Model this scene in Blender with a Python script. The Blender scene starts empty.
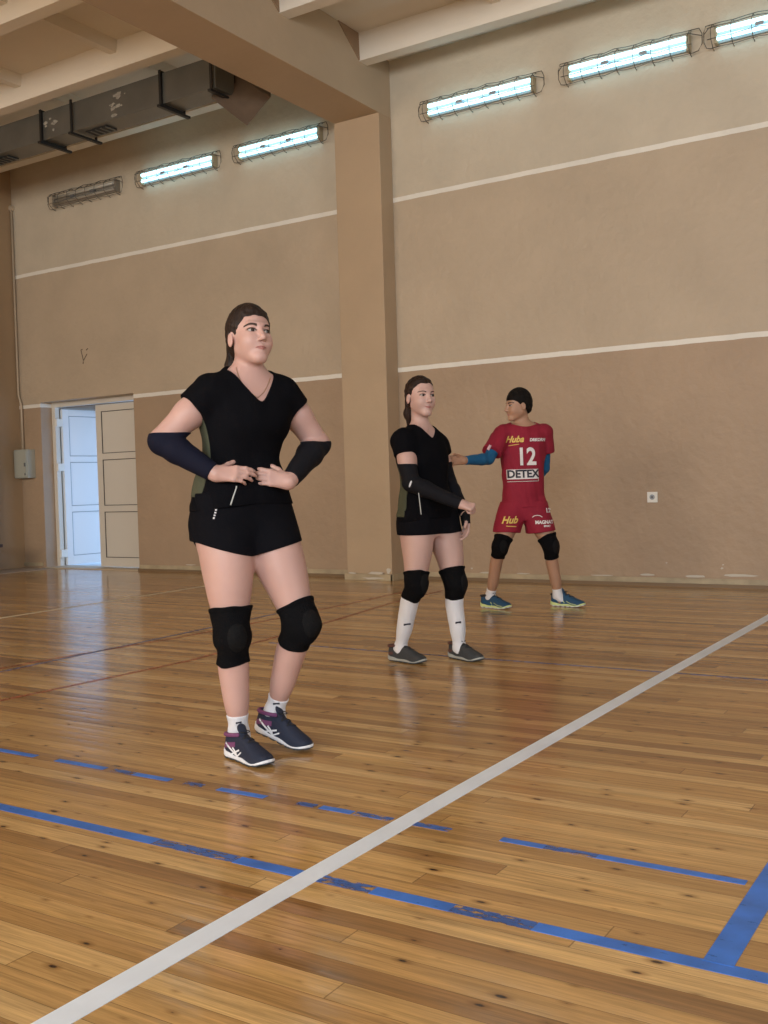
import bpy, bmesh, math, random
import numpy as np
from mathutils import Vector, Matrix
PI = math.pi
scene = bpy.context.scene
col = scene.collection
random.seed(4)
rng = np.random.RandomState(7)

# ---------------------------------------------------------------- camera, light, exposure
F_PX = 1023.0
yaw, pit, rol = (math.radians(v) for v in (-32.404, -1.590, -1.692))
CAM = np.array([0.0, 0.0, 1.0])
cy_, sy_ = math.cos(yaw), math.sin(yaw)
_f = np.array([sy_*math.cos(pit), cy_*math.cos(pit), math.sin(pit)])
_r = np.array([cy_, -sy_, 0.0])
_u = np.cross(_r, _f)
_c, _s = math.cos(rol), math.sin(rol)
_r2 = _c*_r + _s*_u
_u2 = -_s*_r + _c*_u
cam_data = bpy.data.cameras.new('camera')
cam = bpy.data.objects.new('camera', cam_data)
col.objects.link(cam)
m = Matrix(((_r2[0], _u2[0], -_f[0], 0), (_r2[1], _u2[1], -_f[1], 0), (_r2[2], _u2[2], -_f[2], 1.0), (0, 0, 0, 1)))
cam.matrix_world = m
cam_data.sensor_fit = 'VERTICAL'
cam_data.sensor_height = 36.0
cam_data.lens = 36.0*F_PX/1024.0
cam_data.clip_start = 0.05
cam_data.clip_end = 200
scene.camera = cam

world = bpy.data.worlds.new('sky')
scene.world = world
world.use_nodes = True
bg = world.node_tree.nodes['Background']
bg.inputs[0].default_value = (0.38, 0.62, 1.0, 1)
bg.inputs[1].default_value = 2.5

vs = scene.view_settings
vs.view_transform = 'Standard'
vs.look = 'None'
vs.exposure = 0.0
vs.gamma = 1.0
vs.use_curve_mapping = False

def area_light(name, loc, target, sx, sy, power, color):
    d = bpy.data.lights.new(name, 'AREA')
    d.shape = 'RECTANGLE'; d.size = sx; d.size_y = sy
    d.energy = power; d.color = color
    o = bpy.data.objects.new(name, d)
    col.objects.link(o)
    o.location = loc
    o.rotation_euler = (Vector(target)-Vector(loc)).to_track_quat('-Z', 'Y').to_euler()
    return o
# area lights for daylight from unseen windows behind the camera and at the right
ROOM_X0, ROOM_X1, ROOM_Y0 = -11.63, 9.0, -7.0
area_light('window_light_left', (-6.5, ROOM_Y0+0.15, 3.2), (-6.5, 9, 2.2), 6.0, 3.2, 600, (1.0, 0.88, 0.72))
area_light('window_light_middle', (1.0, ROOM_Y0+0.15, 3.2), (0.5, 9, 2.2), 6.0, 3.2, 800, (0.80, 0.90, 1.0))
area_light('window_light_right', (ROOM_X1-0.2, 1.5, 3.0), (-4, 4.5, 1.5), 7.0, 3.0, 420, (0.80, 0.90, 1.0))

# ---------------------------------------------------------------- materials
def mat(name, color, rough=0.6, metal=0.0, emis=None, estr=0.0, bump=None, var=None, spec=None, sheen=0.0, sss=0.0):
    """bump = (scale, strength[, stretch xyz]); var = (scale, amount)"""
    mm = bpy.data.materials.new(name)
    mm.use_nodes = True
    nt = mm.node_tree
    b = nt.nodes['Principled BSDF']
    b.inputs['Base Color'].default_value = (*color, 1)
    b.inputs['Roughness'].default_value = rough
    b.inputs['Metallic'].default_value = metal
    if spec is not None: b.inputs['Specular IOR Level'].default_value = spec
    if sheen: b.inputs['Sheen Weight'].default_value = sheen
    if sss:
        b.inputs['Subsurface Weight'].default_value = sss
        b.inputs['Subsurface Radius'].default_value = (0.012, 0.005, 0.003)
        b.inputs['Subsurface Scale'].default_value = 1.0
    if emis:
        b.inputs['Emission Color'].default_value = (*emis, 1)
        b.inputs['Emission Strength'].default_value = estr
    tc = nt.nodes.new('ShaderNodeTexCoord')
    if bump:
        mp = nt.nodes.new('ShaderNodeMapping')
        mp.inputs['Scale'].default_value = bump[2] if len(bump) > 2 else (1, 1, 1)
        nt.links.new(tc.outputs['Object'], mp.inputs[0])
        n = nt.nodes.new('ShaderNodeTexNoise')
        n.inputs['Scale'].default_value = bump[0]; n.inputs['Detail'].default_value = 4
        nt.links.new(mp.outputs[0], n.inputs['Vector'])
        bp = nt.nodes.new('ShaderNodeBump')
        bp.inputs['Strength'].default_value = bump[1]; bp.inputs['Distance'].default_value = 0.01
        nt.links.new(n.outputs['Fac'], bp.inputs['Height'])
        nt.links.new(bp.outputs[0], b.inputs['Normal'])
    if var:
        n = nt.nodes.new('ShaderNodeTexNoise')
        n.inputs['Scale'].default_value = var[0]; n.inputs['Detail'].default_value = 5
        nt.links.new(tc.outputs['Object'], n.inputs['Vector'])
        mr = nt.nodes.new('ShaderNodeMapRange')
        mr.inputs['From Min'].default_value = 0.3; mr.inputs['From Max'].default_value = 0.7
        mr.inputs['To Min'].default_value = 1-var[1]; mr.inputs['To Max'].default_value = 1+var[1]
        nt.links.new(n.outputs['Fac'], mr.inputs[0])
        mx = nt.nodes.new('ShaderNodeVectorMath'); mx.operation = 'SCALE'
        mx.inputs[0].default_value = color
        nt.links.new(mr.outputs[0], mx.inputs['Scale'])
        nt.links.new(mx.outputs[0], b.inputs['Base Color'])
    return mm

def wall_material():
    """painted plaster: pale paint above the high white stripe, tan below it, a warmer tan below the low stripe"""
    mm = mat('wall paint', (0.5, 0.4, 0.3), 0.55, bump=(13.0, 0.9))
    nt = mm.node_tree; N = nt.nodes; L = nt.links
    b = N['Principled BSDF']
    geo = N.new('ShaderNodeNewGeometry')
    sep = N.new('ShaderNodeSeparateXYZ'); L.new(geo.outputs['Position'], sep.inputs[0])
    nw = N.new('ShaderNodeTexNoise'); nw.inputs['Scale'].default_value = 5.0; nw.inputs['Detail'].default_value = 3
    L.new(geo.outputs['Position'], nw.inputs['Vector'])
    ma = N.new('ShaderNodeMath'); ma.operation = 'MULTIPLY_ADD'; ma.inputs[1].default_value = 0.012; ma.inputs[2].default_value = -0.006
    L.new(nw.outputs['Fac'], ma.inputs[0])
    zz = N.new('ShaderNodeMath'); zz.operation = 'ADD'
    L.new(sep.outputs['Z'], zz.inputs[0]); L.new(ma.outputs[0], zz.inputs[1])
    mr = N.new('ShaderNodeMath'); mr.operation = 'DIVIDE'; mr.inputs[1].default_value = 6.0
    L.new(zz.outputs[0], mr.inputs[0])
    cr = N.new('ShaderNodeValToRGB'); cr.color_ramp.interpolation = 'CONSTANT'
    L.new(mr.outputs[0], cr.inputs[0])
    white = (0.80, 0.76, 0.68, 1)
    els = [(0.0, (0.405, 0.288, 0.190, 1)), (2.145/6, white), (2.195/6, (0.495, 0.395, 0.285, 1)),
           (3.905/6, white), (3.955/6, (0.56, 0.485, 0.375, 1))]
    e = cr.color_ramp.elements
    e[0].position = 0; e[0].color = els[0][1]
    e[1].position = els[1][0]; e[1].color = els[1][1]
    for p, c in els[2:]:
        n_ = e.new(p); n_.color = c
    n = N.new('ShaderNodeTexNoise'); n.inputs['Scale'].default_value = 1.3; n.inputs['Detail'].default_value = 7; n.inputs['Roughness'].default_value = 0.65
    L.new(geo.outputs['Position'], n.inputs['Vector'])
    m2 = N.new('ShaderNodeMapRange'); m2.inputs[1].default_value = 0.3; m2.inputs[2].default_value = 0.7; m2.inputs[3].default_value = 0.91; m2.inputs[4].default_value = 1.06
    L.new(n.outputs['Fac'], m2.inputs[0])
    sc = N.new('ShaderNodeVectorMath'); sc.operation = 'SCALE'
    L.new(cr.outputs[0], sc.inputs[0]); L.new(m2.outputs[0], sc.inputs['Scale'])
    L.new(sc.outputs[0], b.inputs['Base Color'])
    return mm

def floor_material():
    mm = bpy.data.materials.new('varnished pine boards'); mm.use_nodes = True
    nt = mm.node_tree; N = nt.nodes; L = nt.links
    b = N['Principled BSDF']
    geo = N.new('ShaderNodeNewGeometry')
    def node(t, **kw):
        n = N.new(t)
        for k, v in kw.items(): setattr(n, k, v)
        return n
    def math_(op, a, b_=None, c=None):
        n = node('ShaderNodeMath', operation=op)
        for i, v in enumerate((a, b_, c)):
            if v is None: continue
            if isinstance(v, (int, float)): n.inputs[i].default_value = v
            else: L.new(v, n.inputs[i])
        return n.outputs[0]
    sep = node('ShaderNodeSeparateXYZ'); L.new(geo.outputs['Position'], sep.inputs[0])
    X, Y = sep.outputs[0], sep.outputs[1]
    PW = 0.072
    row = math_('FLOOR', math_('DIVIDE', Y, PW))
    wn = node('ShaderNodeTexWhiteNoise', noise_dimensions='1D'); L.new(row, wn.inputs['W'])
    # boards of about 2.3 m with a random offset in each row
    xs = math_('ADD', math_('DIVIDE', X, 2.3), math_('MULTIPLY', wn.outputs['Value'], 7.0))
    cell = math_('FLOOR', xs)
    cmb = node('ShaderNodeCombineXYZ'); L.new(row, cmb.inputs[0]); L.new(cell, cmb.inputs[1])
    wn2 = node('ShaderNodeTexWhiteNoise', noise_dimensions='2D'); L.new(cmb.outputs[0], wn2.inputs['Vector'])
    tone = wn2.outputs['Value']
    # gaps
    fy = math_('FRACT', math_('DIVIDE', Y, PW)); fx = math_('FRACT', xs)
    dy = math_('MINIMUM', fy, math_('SUBTRACT', 1.0, fy)); dx = math_('MINIMUM', fx, math_('SUBTRACT', 1.0, fx))
    gy = math_('LESS_THAN', dy, 0.014); gx = math_('LESS_THAN', dx, 0.0008)
    gap = math_('MAXIMUM', gy, gx)
    # grain, stretched along the boards, shifted per board
    off = math_('MULTIPLY', tone, 37.0)
    gv = node('ShaderNodeCombineXYZ')
    L.new(math_('ADD', math_('MULTIPLY', X, 0.9), off), gv.inputs[0]); L.new(math_('MULTIPLY', Y, 24.0), gv.inputs[1]); L.new(off, gv.inputs[2])
    gn = node('ShaderNodeTexNoise'); gn.inputs['Scale'].default_value = 2.2; gn.inputs['Detail'].default_value = 7; gn.inputs['Roughness'].default_value = 0.70; gn.inputs['Distortion'].default_value = 0.6
    L.new(gv.outputs[0], gn.inputs['Vector'])
    gw = node('ShaderNodeTexNoise'); gw.inputs['Scale'].default_value = 9.0; gw.inputs['Detail'].default_value = 3
    L.new(gv.outputs[0], gw.inputs['Vector'])
    # knots: stretched voronoi, thinned out at random
    kv = node('ShaderNodeCombineXYZ')
    L.new(math_('MULTIPLY', X, 4.6), kv.inputs[0]); L.new(math_('MULTIPLY', Y, 11.0), kv.inputs[1])
    vo = node('ShaderNodeTexVoronoi'); vo.voronoi_dimensions = '2D'; vo.inputs['Scale'].default_value = 1.0; vo.inputs['Randomness'].default_value = 1.0
    L.new(kv.outputs[0], vo.inputs['Vector'])
    sepc = node('ShaderNodeSeparateColor'); L.new(vo.outputs['Color'], sepc.inputs[0])
    ksize = math_('MULTIPLY_ADD', sepc.outputs[0], 0.125, -0.062)      # many cells have no knot
    kn = node('ShaderNodeMapRange'); kn.interpolation_type = 'SMOOTHSTEP'
    kr = math_('SUBTRACT', vo.outputs['Distance'], ksize)
    L.new(kr, kn.inputs[0]); kn.inputs[1].default_value = -0.02; kn.inputs[2].default_value = 0.025; kn.inputs[3].default_value = 1.0; kn.inputs[4].default_value = 0.0
    kr2 = node('ShaderNodeMapRange'); L.new(kr, kr2.inputs[0]); kr2.interpolation_type = 'SMOOTHSTEP'
    kr2.inputs[1].default_value = 0.0; kr2.inputs[2].default_value = 0.13; kr2.inputs[3].default_value = 1.0; kr2.inputs[4].default_value = 0.0
    # base colour
    cr = node('ShaderNodeValToRGB'); L.new(tone, cr.inputs[0])
    e = cr.color_ramp.elements
    e[0].position = 0.0; e[0].color = (0.29, 0.14, 0.046, 1)
    e[1].position = 1.0; e[1].color = (0.72, 0.47, 0.20, 1)
    for p, c in ((0.18, (0.42, 0.225, 0.075, 1)), (0.5, (0.54, 0.31, 0.108, 1)), (0.8, (0.62, 0.37, 0.132, 1))):
        k = e.new(p); k.color = c
    g2 = node('ShaderNodeMapRange'); L.new(gn.outputs['Fac'], g2.inputs[0]); g2.inputs[1].default_value = 0.28; g2.inputs[2].default_value = 0.72; g2.inputs[3].default_value = 0.50; g2.inputs[4].default_value = 1.32
    g3 = node('ShaderNodeMapRange'); L.new(gw.outputs['Fac'], g3.inputs[0]); g3.inputs[1].default_value = 0.3; g3.inputs[2].default_value = 0.7; g3.inputs[3].default_value = 0.88; g3.inputs[4].default_value = 1.08
    sc = node('ShaderNodeVectorMath', operation='SCALE'); L.new(cr.outputs[0], sc.inputs[0]); L.new(math_('MULTIPLY', g2.outputs[0], g3.outputs[0]), sc.inputs['Scale'])
    # large worn / greyer patches
    wp = node('ShaderNodeTexNoise'); wp.inputs['Scale'].default_value = 0.7; wp.inputs['Detail'].default_value = 4
    L.new(geo.outputs['Position'], wp.inputs['Vector'])
    wr = node('ShaderNodeMapRange'); L.new(wp.outputs['Fac'], wr.inputs[0]); wr.inputs[1].default_value = 0.35; wr.inputs[2].default_value = 0.7; wr.inputs[3].default_value = 0.0; wr.inputs[4].default_value = 0.35
    mix0 = node('ShaderNodeMix', data_type='RGBA'); L.new(wr.outputs[0], mix0.inputs[0]); L.new(sc.outputs[0], mix0.inputs[6]); mix0.inputs[7].default_value = (0.34, 0.215, 0.105, 1)
    mixa = node('ShaderNodeMix', data_type='RGBA'); L.new(math_('MULTIPLY', kr2.outputs[0], 0.55), mixa.inputs[0]); L.new(mix0.outputs[2], mixa.inputs[6]); mixa.inputs[7].default_value = (0.17, 0.075, 0.022, 1)
    mixb = node('ShaderNodeMix', data_type='RGBA'); L.new(kn.outputs[0], mixb.inputs[0]); L.new(mixa.outputs[2], mixb.inputs[6]); mixb.inputs[7].default_value = (0.045, 0.02, 0.01, 1)
    mixc = node('ShaderNodeMix', data_type='RGBA'); L.new(math_('MULTIPLY', gap, 0.5), mixc.inputs[0]); L.new(mixb.outputs[2], mixc.inputs[6]); mixc.inputs[7].default_value = (0.06, 0.03, 0.012, 1)
    L.new(mixc.outputs[2], b.inputs['Base Color'])
    # varnish: uneven gloss, each board slightly cupped
    rr = node('ShaderNodeMapRange'); L.new(wp.outputs['Fac'], rr.inputs[0]); rr.inputs[1].default_value = 0.3; rr.inputs[2].default_value = 0.7; rr.inputs[3].default_value = 0.10; rr.inputs[4].default_value = 0.22
    L.new(rr.outputs[0], b.inputs['Roughness'])
    b.inputs['Specular IOR Level'].default_value = 0.5
    cup = math_('MULTIPLY', math_('MULTIPLY', fy, math_('SUBTRACT', 1.0, fy)), 1.4)
    hn = node('ShaderNodeTexNoise'); hn.inputs['Scale'].default_value = 6.0; hn.inputs['Detail'].default_value = 3
    hv = node('ShaderNodeCombineXYZ'); L.new(math_('MULTIPLY', X, 0.6), hv.inputs[0]); L.new(math_('MULTIPLY', Y, 2.2), hv.inputs[1]); L.new(off, hv.inputs[2])
    L.new(hv.outputs[0], hn.inputs['Vector'])
    hh = math_('ADD', math_('ADD', cup, math_('MULTIPLY', hn.outputs['Fac'], 0.6)), math_('MULTIPLY', gap, -0.6))
    bp = node('ShaderNodeBump'); bp.inputs['Strength'].default_value = 0.35; bp.inputs['Distance'].default_value = 0.004
    L.new(hh, bp.inputs['Height']); L.new(bp.outputs[0], b.inputs['Normal'])
    return mm

M = {}
M['wall'] = wall_material()
M['floor'] = floor_material()
M['pillar'] = mat('tan pillar paint', (0.46, 0.335, 0.215), 0.6, bump=(10, 0.5), var=(1.5, 0.05))
M['beam'] = mat('beam paint', (0.48, 0.365, 0.245), 0.6, bump=(8, 0.4), var=(1.5, 0.05))
M['side_wall'] = mat('side wall paint', (0.40, 0.27, 0.155), 0.6, bump=(8, 0.4), var=(1.2, 0.06))
M['room'] = mat('room wall paint', (0.62, 0.52, 0.40), 0.7)
M['ceiling'] = mat('ceiling whitewash', (0.78, 0.72, 0.62), 0.75, bump=(12, 0.35), var=(1.0, 0.05))
M['gusset'] = mat('dark brown concrete', (0.30, 0.20, 0.12), 0.8, bump=(15, 0.4))
M['skirt'] = mat('skirting paint', (0.42, 0.34, 0.22), 0.5, bump=(20, 0.4), var=(6, 0.2))
M['skirt_dark'] = mat('brown skirting', (0.20, 0.13, 0.07), 0.5)
M['plaster_chip'] = mat('broken white plaster', (0.58, 0.53, 0.45), 0.9)
M['door'] = mat('door plastic', (0.68, 0.63, 0.55), 0.4)
M['door_leaf'] = mat('white door plastic', (0.78, 0.80, 0.82), 0.35)
M['gasket'] = mat('dark gasket', (0.10, 0.09, 0.08), 0.6)
M['gasket2'] = mat('grey gasket', (0.30, 0.33, 0.36), 0.6)
M['peel'] = mat('peeled grey paint', (0.34, 0.31, 0.26), 0.7)
M['steel'] = mat('galvanised steel', (0.17, 0.165, 0.145), 0.35, metal=0.55, var=(2.5, 0.15), bump=(3, 0.15))
M['rust'] = mat('brown duct end', (0.15, 0.10, 0.065), 0.6, metal=0.1, var=(8, 0.15))
M['black_metal'] = mat('dark iron', (0.03, 0.028, 0.026), 0.5, metal=0.5)
M['grille'] = mat('black grille', (0.012, 0.012, 0.012), 0.6)
M['lamp_body'] = mat('lamp tray enamel', (0.30, 0.36, 0.38), 0.4)
M['lamp_dead'] = mat('unlit lamp tray', (0.22, 0.19, 0.15), 0.6)
M['tube'] = mat('lit tube', (0.9, 0.95, 1.0), 0.3, emis=(0.42, 0.84, 1.0), estr=3.6)
M['tube_dead'] = mat('unlit tube', (0.45, 0.42, 0.36), 0.3)
M['wire'] = mat('cage wire', (0.16, 0.15, 0.13), 0.5, metal=0.6)
M['lamp_end'] = mat('lamp end cap', (0.42, 0.36, 0.24), 0.5)
M['clip'] = mat('grey tube clip', (0.30, 0.33, 0.36), 0.5)
M['white_line'] = mat('white court tape', (0.76, 0.83, 0.92), 0.4, bump=(6, 0.3), var=(5, 0.05))
M['thin_white'] = mat('thin cream floor line', (0.70, 0.62, 0.45), 0.4, var=(7, 0.2))
M['cabinet'] = mat('cabinet grey paint', (0.40, 0.40, 0.34), 0.45)
M['conduit'] = mat('conduit paint', (0.52, 0.42, 0.30), 0.5)
M['socket'] = mat('white socket', (0.80, 0.78, 0.72), 0.4)
M['grey_dark'] = mat('dark grey', (0.12, 0.12, 0.12), 0.5)
M['outside_ground'] = mat('outside paving', (0.6, 0.6, 0.6), 0.8)
M['wood_dark'] = mat('dark wood', (0.06, 0.03, 0.02), 0.5)
M['scuff'] = mat('wall scuff', (0.12, 0.09, 0.06), 0.9)

def worn_paint(name, color, wear, scale=(22, 70, 1), alpha=1.0):
    """floor paint with worn-through gaps (wear 0..1)"""
    mm = mat(name, color, 0.35, var=(9, 0.25))
    nt = mm.node_tree; N = nt.nodes; L = nt.links
    b = N['Principled BSDF']; out = N['Material Output']
    geo = N.new('ShaderNodeNewGeometry'); mp = N.new('ShaderNodeMapping'); mp.inputs['Scale'].default_value = scale
    L.new(geo.outputs['Position'], mp.inputs[0])
    n = N.new('ShaderNodeTexNoise'); n.inputs['Scale'].default_value = 1.0; n.inputs['Detail'].default_value = 6; n.inputs['Roughness'].default_value = 0.6
    L.new(mp.outputs[0], n.inputs['Vector'])
    mr = N.new('ShaderNodeMapRange'); L.new(n.outputs['Fac'], mr.inputs[0])
    mr.inputs[1].default_value = 0.25+0.5*wear-0.03; mr.inputs[2].default_value = 0.25+0.5*wear+0.06; mr.inputs[4].default_value = alpha
    tr = N.new('ShaderNodeBsdfTransparent'); mx = N.new('ShaderNodeMixShader')
    L.new(mr.outputs[0], mx.inputs[0]); L.new(tr.outputs[0], mx.inputs[1]); L.new(b.outputs[0], mx.inputs[2]); L.new(mx.outputs[0], out.inputs[0])
    return mm
M['blue'] = worn_paint('blue floor paint', (0.035, 0.17, 0.62), 0.10)
M['blue_worn'] = worn_paint('worn blue floor paint', (0.05, 0.15, 0.48), 0.40, alpha=0.8)
M['blue_thin'] = worn_paint('faded blue line', (0.10, 0.12, 0.25), 0.40)
M['red'] = worn_paint('faded red line', (0.36, 0.09, 0.04), 0.40)

# ---------------------------------------------------------------- mesh helpers
def link(o, parent=None):
    col.objects.link(o)
    if parent is not None: o.parent = parent
    return o
def tag(o, label=None, cat=None, group=None, kind=None):
    if label: o['label'] = label
    if cat: o['category'] = cat
    if group: o['group'] = group
    if kind: o['kind'] = kind
    return o
def empty(name, loc=(0, 0, 0)):
    o = bpy.data.objects.new(name, None)
    o.empty_display_size = 0.1
    o.location = loc
    return link(o)
class MB:
    def __init__(s): s.v = []; s.f = []; s.smooth = False
    def box(s, x0, x1, y0, y1, z0, z1):
        n = len(s.v)
        s.v += [(x, y, z) for x in (x0, x1) for y in (y0, y1) for z in (z0, z1)]
        s.f += [tuple(n+i for i in q) for q in ((0,1,3,2),(4,6,7,5),(0,4,5,1),(2,3,7,6),(0,2,6,4),(1,5,7,3))]
        return s
    def hexa(s, p):           # eight corners: bottom ring 0-3, top ring 4-7
        n = len(s.v); s.v += [tuple(q) for q in p]
        s.f += [tuple(n+i for i in q) for q in ((3,2,1,0),(4,5,6,7),(0,1,5,4),(1,2,6,5),(2,3,7,6),(3,0,4,7))]
        return s
    def prism(s, poly, axis, a0, a1):   # polygon in the plane across `axis` (0=x,1=y,2=z)
        n = len(s.v); k = len(poly)
        for a in (a0, a1):
            for (p, q) in poly:
                s.v.append({0: (a, p, q), 1: (p, a, q), 2: (p, q, a)}[axis])
        s.f.append(tuple(range(n, n+k))); s.f.append(tuple(range(n+2*k-1, n+k-1, -1)))
        for i in range(k):
            j = (i+1) % k
            s.f.append((n+i, n+j, n+k+j, n+k+i))
        return s
    def tube(s, pts, r, seg=8, closed=False):
        pts = [Vector(p) for p in pts]; n0 = len(s.v); k = len(pts)
        for i, p in enumerate(pts):
            if closed: t = (pts[(i+1) % k]-pts[i-1])
            else: t = pts[min(i+1, k-1)]-pts[max(i-1, 0)]
            t.normalize()
            a = Vector((0, 0, 1)) if abs(t.z) < 0.9 else Vector((1, 0, 0))
            e1 = t.cross(a).normalized(); e2 = t.cross(e1)
            rr = r[i] if isinstance(r, (list, tuple)) else r
            for j in range(seg):
                an = 2*PI*j/seg
                s.v.append(tuple(p+e1*(rr*math.cos(an))+e2*(rr*math.sin(an))))
        rings = k if closed else k-1
        for i in range(rings):
            i2 = (i+1) % k
            for j in range(seg):
                j2 = (j+1) % seg
                s.f.append((n0+i*seg+j, n0+i*seg+j2, n0+i2*seg+j2, n0+i2*seg+j))
        if not closed:
            s.f.append(tuple(n0+j for j in range(seg))[::-1]); s.f.append(tuple(n0+(k-1)*seg+j for j in range(seg)))
        return s
    def build(s, name, material, parent=None, bevel=0.0, smooth=False, loc=None):
        me = bpy.data.meshes.new(name)
        v = s.v
        if loc is not None: v = [(a-loc[0], b_-loc[1], c-loc[2]) for a, b_, c in v]
        me.from_pydata(v, [], s.f); me.update()
        bm = bmesh.new(); bm.from_mesh(me); bmesh.ops.recalc_face_normals(bm, faces=bm.faces)
        if bevel: bmesh.ops.bevel(bm, geom=bm.edges, offset=bevel, segments=2, affect='EDGES', profile=0.6)
        bm.to_mesh(me); bm.free()
        if smooth:
            for p in me.polygons: p.use_smooth = True
        me.materials.append(material)
        o = bpy.data.objects.new(name, me)
        if loc is not None: o.location = loc
        return link(o, parent)
def copy_tree(o, parent=None):
    c = o.copy(); col.objects.link(c); c.parent = parent
    for ch in [x for x in bpy.data.objects if x.parent == o and x != c]:
        copy_tree(ch, c)
    return c

# ---------------------------------------------------------------- the hall
D = 9.148            # wall plane
T = 0.35             # wall thickness
HC = 5.45            # ceiling slab underside
PX0, PX1, PYF = -6.135, -5.58, 8.913
DX0, DX1, DZ = -11.20, -9.455, 2.22
MB().box(ROOM_X0-0.4, ROOM_X1+0.4, ROOM_Y0-0.4, D+T, -0.12, 0).build('floor', M['floor'])['kind'] = 'structure'
w = MB()
w.box(ROOM_X0-0.4, DX0, D, D+T, 0, HC+0.3)
w.box(DX1, ROOM_X1+0.4, D, D+T, 0, HC+0.3)
w.box(DX0, DX1, D, D+T, DZ, HC+0.3)
tag(w.build('wall_back', M['wall']), kind='structure')
wl = MB().box(ROOM_X0-0.4, ROOM_X0, ROOM_Y0-0.4, D, 0, HC+0.3)
tag(wl.build('wall_left', M['side_wall']), kind='structure')
tag(MB().box(ROOM_X0, ROOM_X0+0.16, 7.9, 8.62, 0, 5.18).build('trim_3', M['side_wall']), kind='structure')
tag(MB().box(ROOM_X1, ROOM_X1+0.4, ROOM_Y0-0.4, D, 0, HC+0.3).build('wall_right', M['room']), kind='structure')
tag(MB().box(ROOM_X0, ROOM_X1, ROOM_Y0-0.4, ROOM_Y0, 0, HC+0.3).build('wall_front', M['room']), kind='structure')
# pillar and beam
tag(MB().box(PX0, PX1, PYF, D, 0, 4.777).build('trim_1', M['pillar'], bevel=0.006), kind='structure')
tag(MB().box(PX0, PX1, ROOM_Y0, D, 4.777, HC).build('trim_2', M['beam'], bevel=0.006), kind='structure')
tag(MB().box(0.9, 1.45, ROOM_Y0, D, 4.777, HC).build('trim_4', M['beam'], bevel=0.006), kind='structure')
# ceiling: precast ribbed slabs
c = MB().box(ROOM_X0-0.4, ROOM_X1+0.4, ROOM_Y0-0.4, D+T, HC, HC+0.25)
ribs = [8.575 - 1.275*i for i in range(13)]
bays = [(ROOM_X0, PX0), (PX1, 0.9), (1.45, ROOM_X1)]
for (x0, x1) in bays:
    for i, y in enumerate(ribs):
        c.prism([(y, 5.18), (y+0.145, 5.18), (y+0.17, HC+0.01), (y-0.012, HC+0.01)], 0, x0, x1)
    for k in range(int((x1-x0)/1.44)+1):
        xc = (x1-1.51-1.44*k) if x0 < -6.5 else (x0+1.51+1.44*k)
        if xc < x0+0.3 or xc > x1-0.3: continue
        c.prism([(xc-0.045, 5.335), (xc+0.045, 5.335), (xc+0.065, HC+0.01), (xc-0.065, HC+0.01)], 1, ROOM_Y0, 8.6)
c.box(ROOM_X0, PX0, 8.73, D, 5.385, HC+0.01)
c.box(PX1, 0.9, 8.73, D, 5.365, HC+0.01)
ceil = c.build('ceiling', M['ceiling']); tag(ceil, kind='structure')
g = MB()  # thin dark brown triangles against the beam face, before each rib
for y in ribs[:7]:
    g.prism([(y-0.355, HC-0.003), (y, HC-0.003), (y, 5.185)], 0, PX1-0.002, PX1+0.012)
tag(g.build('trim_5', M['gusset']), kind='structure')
# skirting along the back wall and round the pillar
b = MB()
b.box(PX1, ROOM_X1, D-0.022, D, 0.03, 0.075)
b.box(DX1+0.02, PX0, D-0.022, D, 0.03, 0.075)
b.box(ROOM_X0, DX0-0.05, D-0.022, D, 0.03, 0.07)
b.box(PX0-0.02, PX1+0.02, PYF-0.03, PYF, 0.0, 0.062)
b.box(PX1, PX1+0.03, PYF-0.03, D, 0.0, 0.062)
tag(b.build('baseboard_back', M['skirt']), kind='structure')
b = MB()
b.box(PX1, ROOM_X1, D-0.045, D, 0.0, 0.03)
b.box(DX1+0.02, PX0, D-0.045, D, 0.0, 0.03)
tag(b.build('baseboard_lower', M['skirt_dark']), kind='structure')
chips = MB()
def chip(x, z, w_, h_, y=D):
    k = 9; pts = []
    for i in range(k):
        a = 2*PI*i/k; r = random.uniform(0.6, 1.1)
        pts.append((x+math.cos(a)*w_*r, z+math.sin(a)*h_*r))
    chips.prism(pts, 1, y-0.006, y+0.002)
for x, z, a, h in ((-2.98, 0.10, .09, .010), (-2.55, 0.095, .12, .012), (-2.15, 0.11, .15, .014), (-2.31, 0.17, .012, .010), (-2.30, 0.20, .008, .006), (-2.8, .21, .009, .005),
                   (-5.05, 0.09, .10, .012), (-4.6, 0.083, .10, .01), (-4.2, 0.082, .08, .006), (-3.4, 0.082, .12, .006), (-7.9, .085, .06, .01), (-6.9, .085, .1, .008), (-1.7, .10, .12, .012), (-4.78, .12, .012, .010), (-8.6, .09, .1, .008)):
    chip(x, z, a, h)
for x, z, a, h in ((-5.75, .075, .11, .014), (-6.05, .07, .05, .01), (-5.62, .10, .03, .03), (-5.8, .02, .13, .012)):
    chip(x, z, a, h, PYF-0.028 if z < .08 else PYF)
tag(chips.build('trim_6', M['plaster_chip']), kind='structure')

# unseen window frames, added to go with two of the area lights
for n_, (xc, wd) in enumerate(((-6.5, 6.0), (1.0, 6.0))):
    wf = MB()
    for k in range(5): wf.box(xc-wd/2-0.05+k*(wd/4)-0.03+0.05, xc-wd/2+k*(wd/4)+0.03, ROOM_Y0, ROOM_Y0+0.12, 1.6, 4.8)
    for z in (1.55, 3.2, 4.8): wf.box(xc-wd/2-0.06, xc+wd/2+0.06, ROOM_Y0, ROOM_Y0+0.12, z, z+0.06)
    tag(wf.build('window_%d' % (n_+1), M['socket']), kind='structure')

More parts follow.
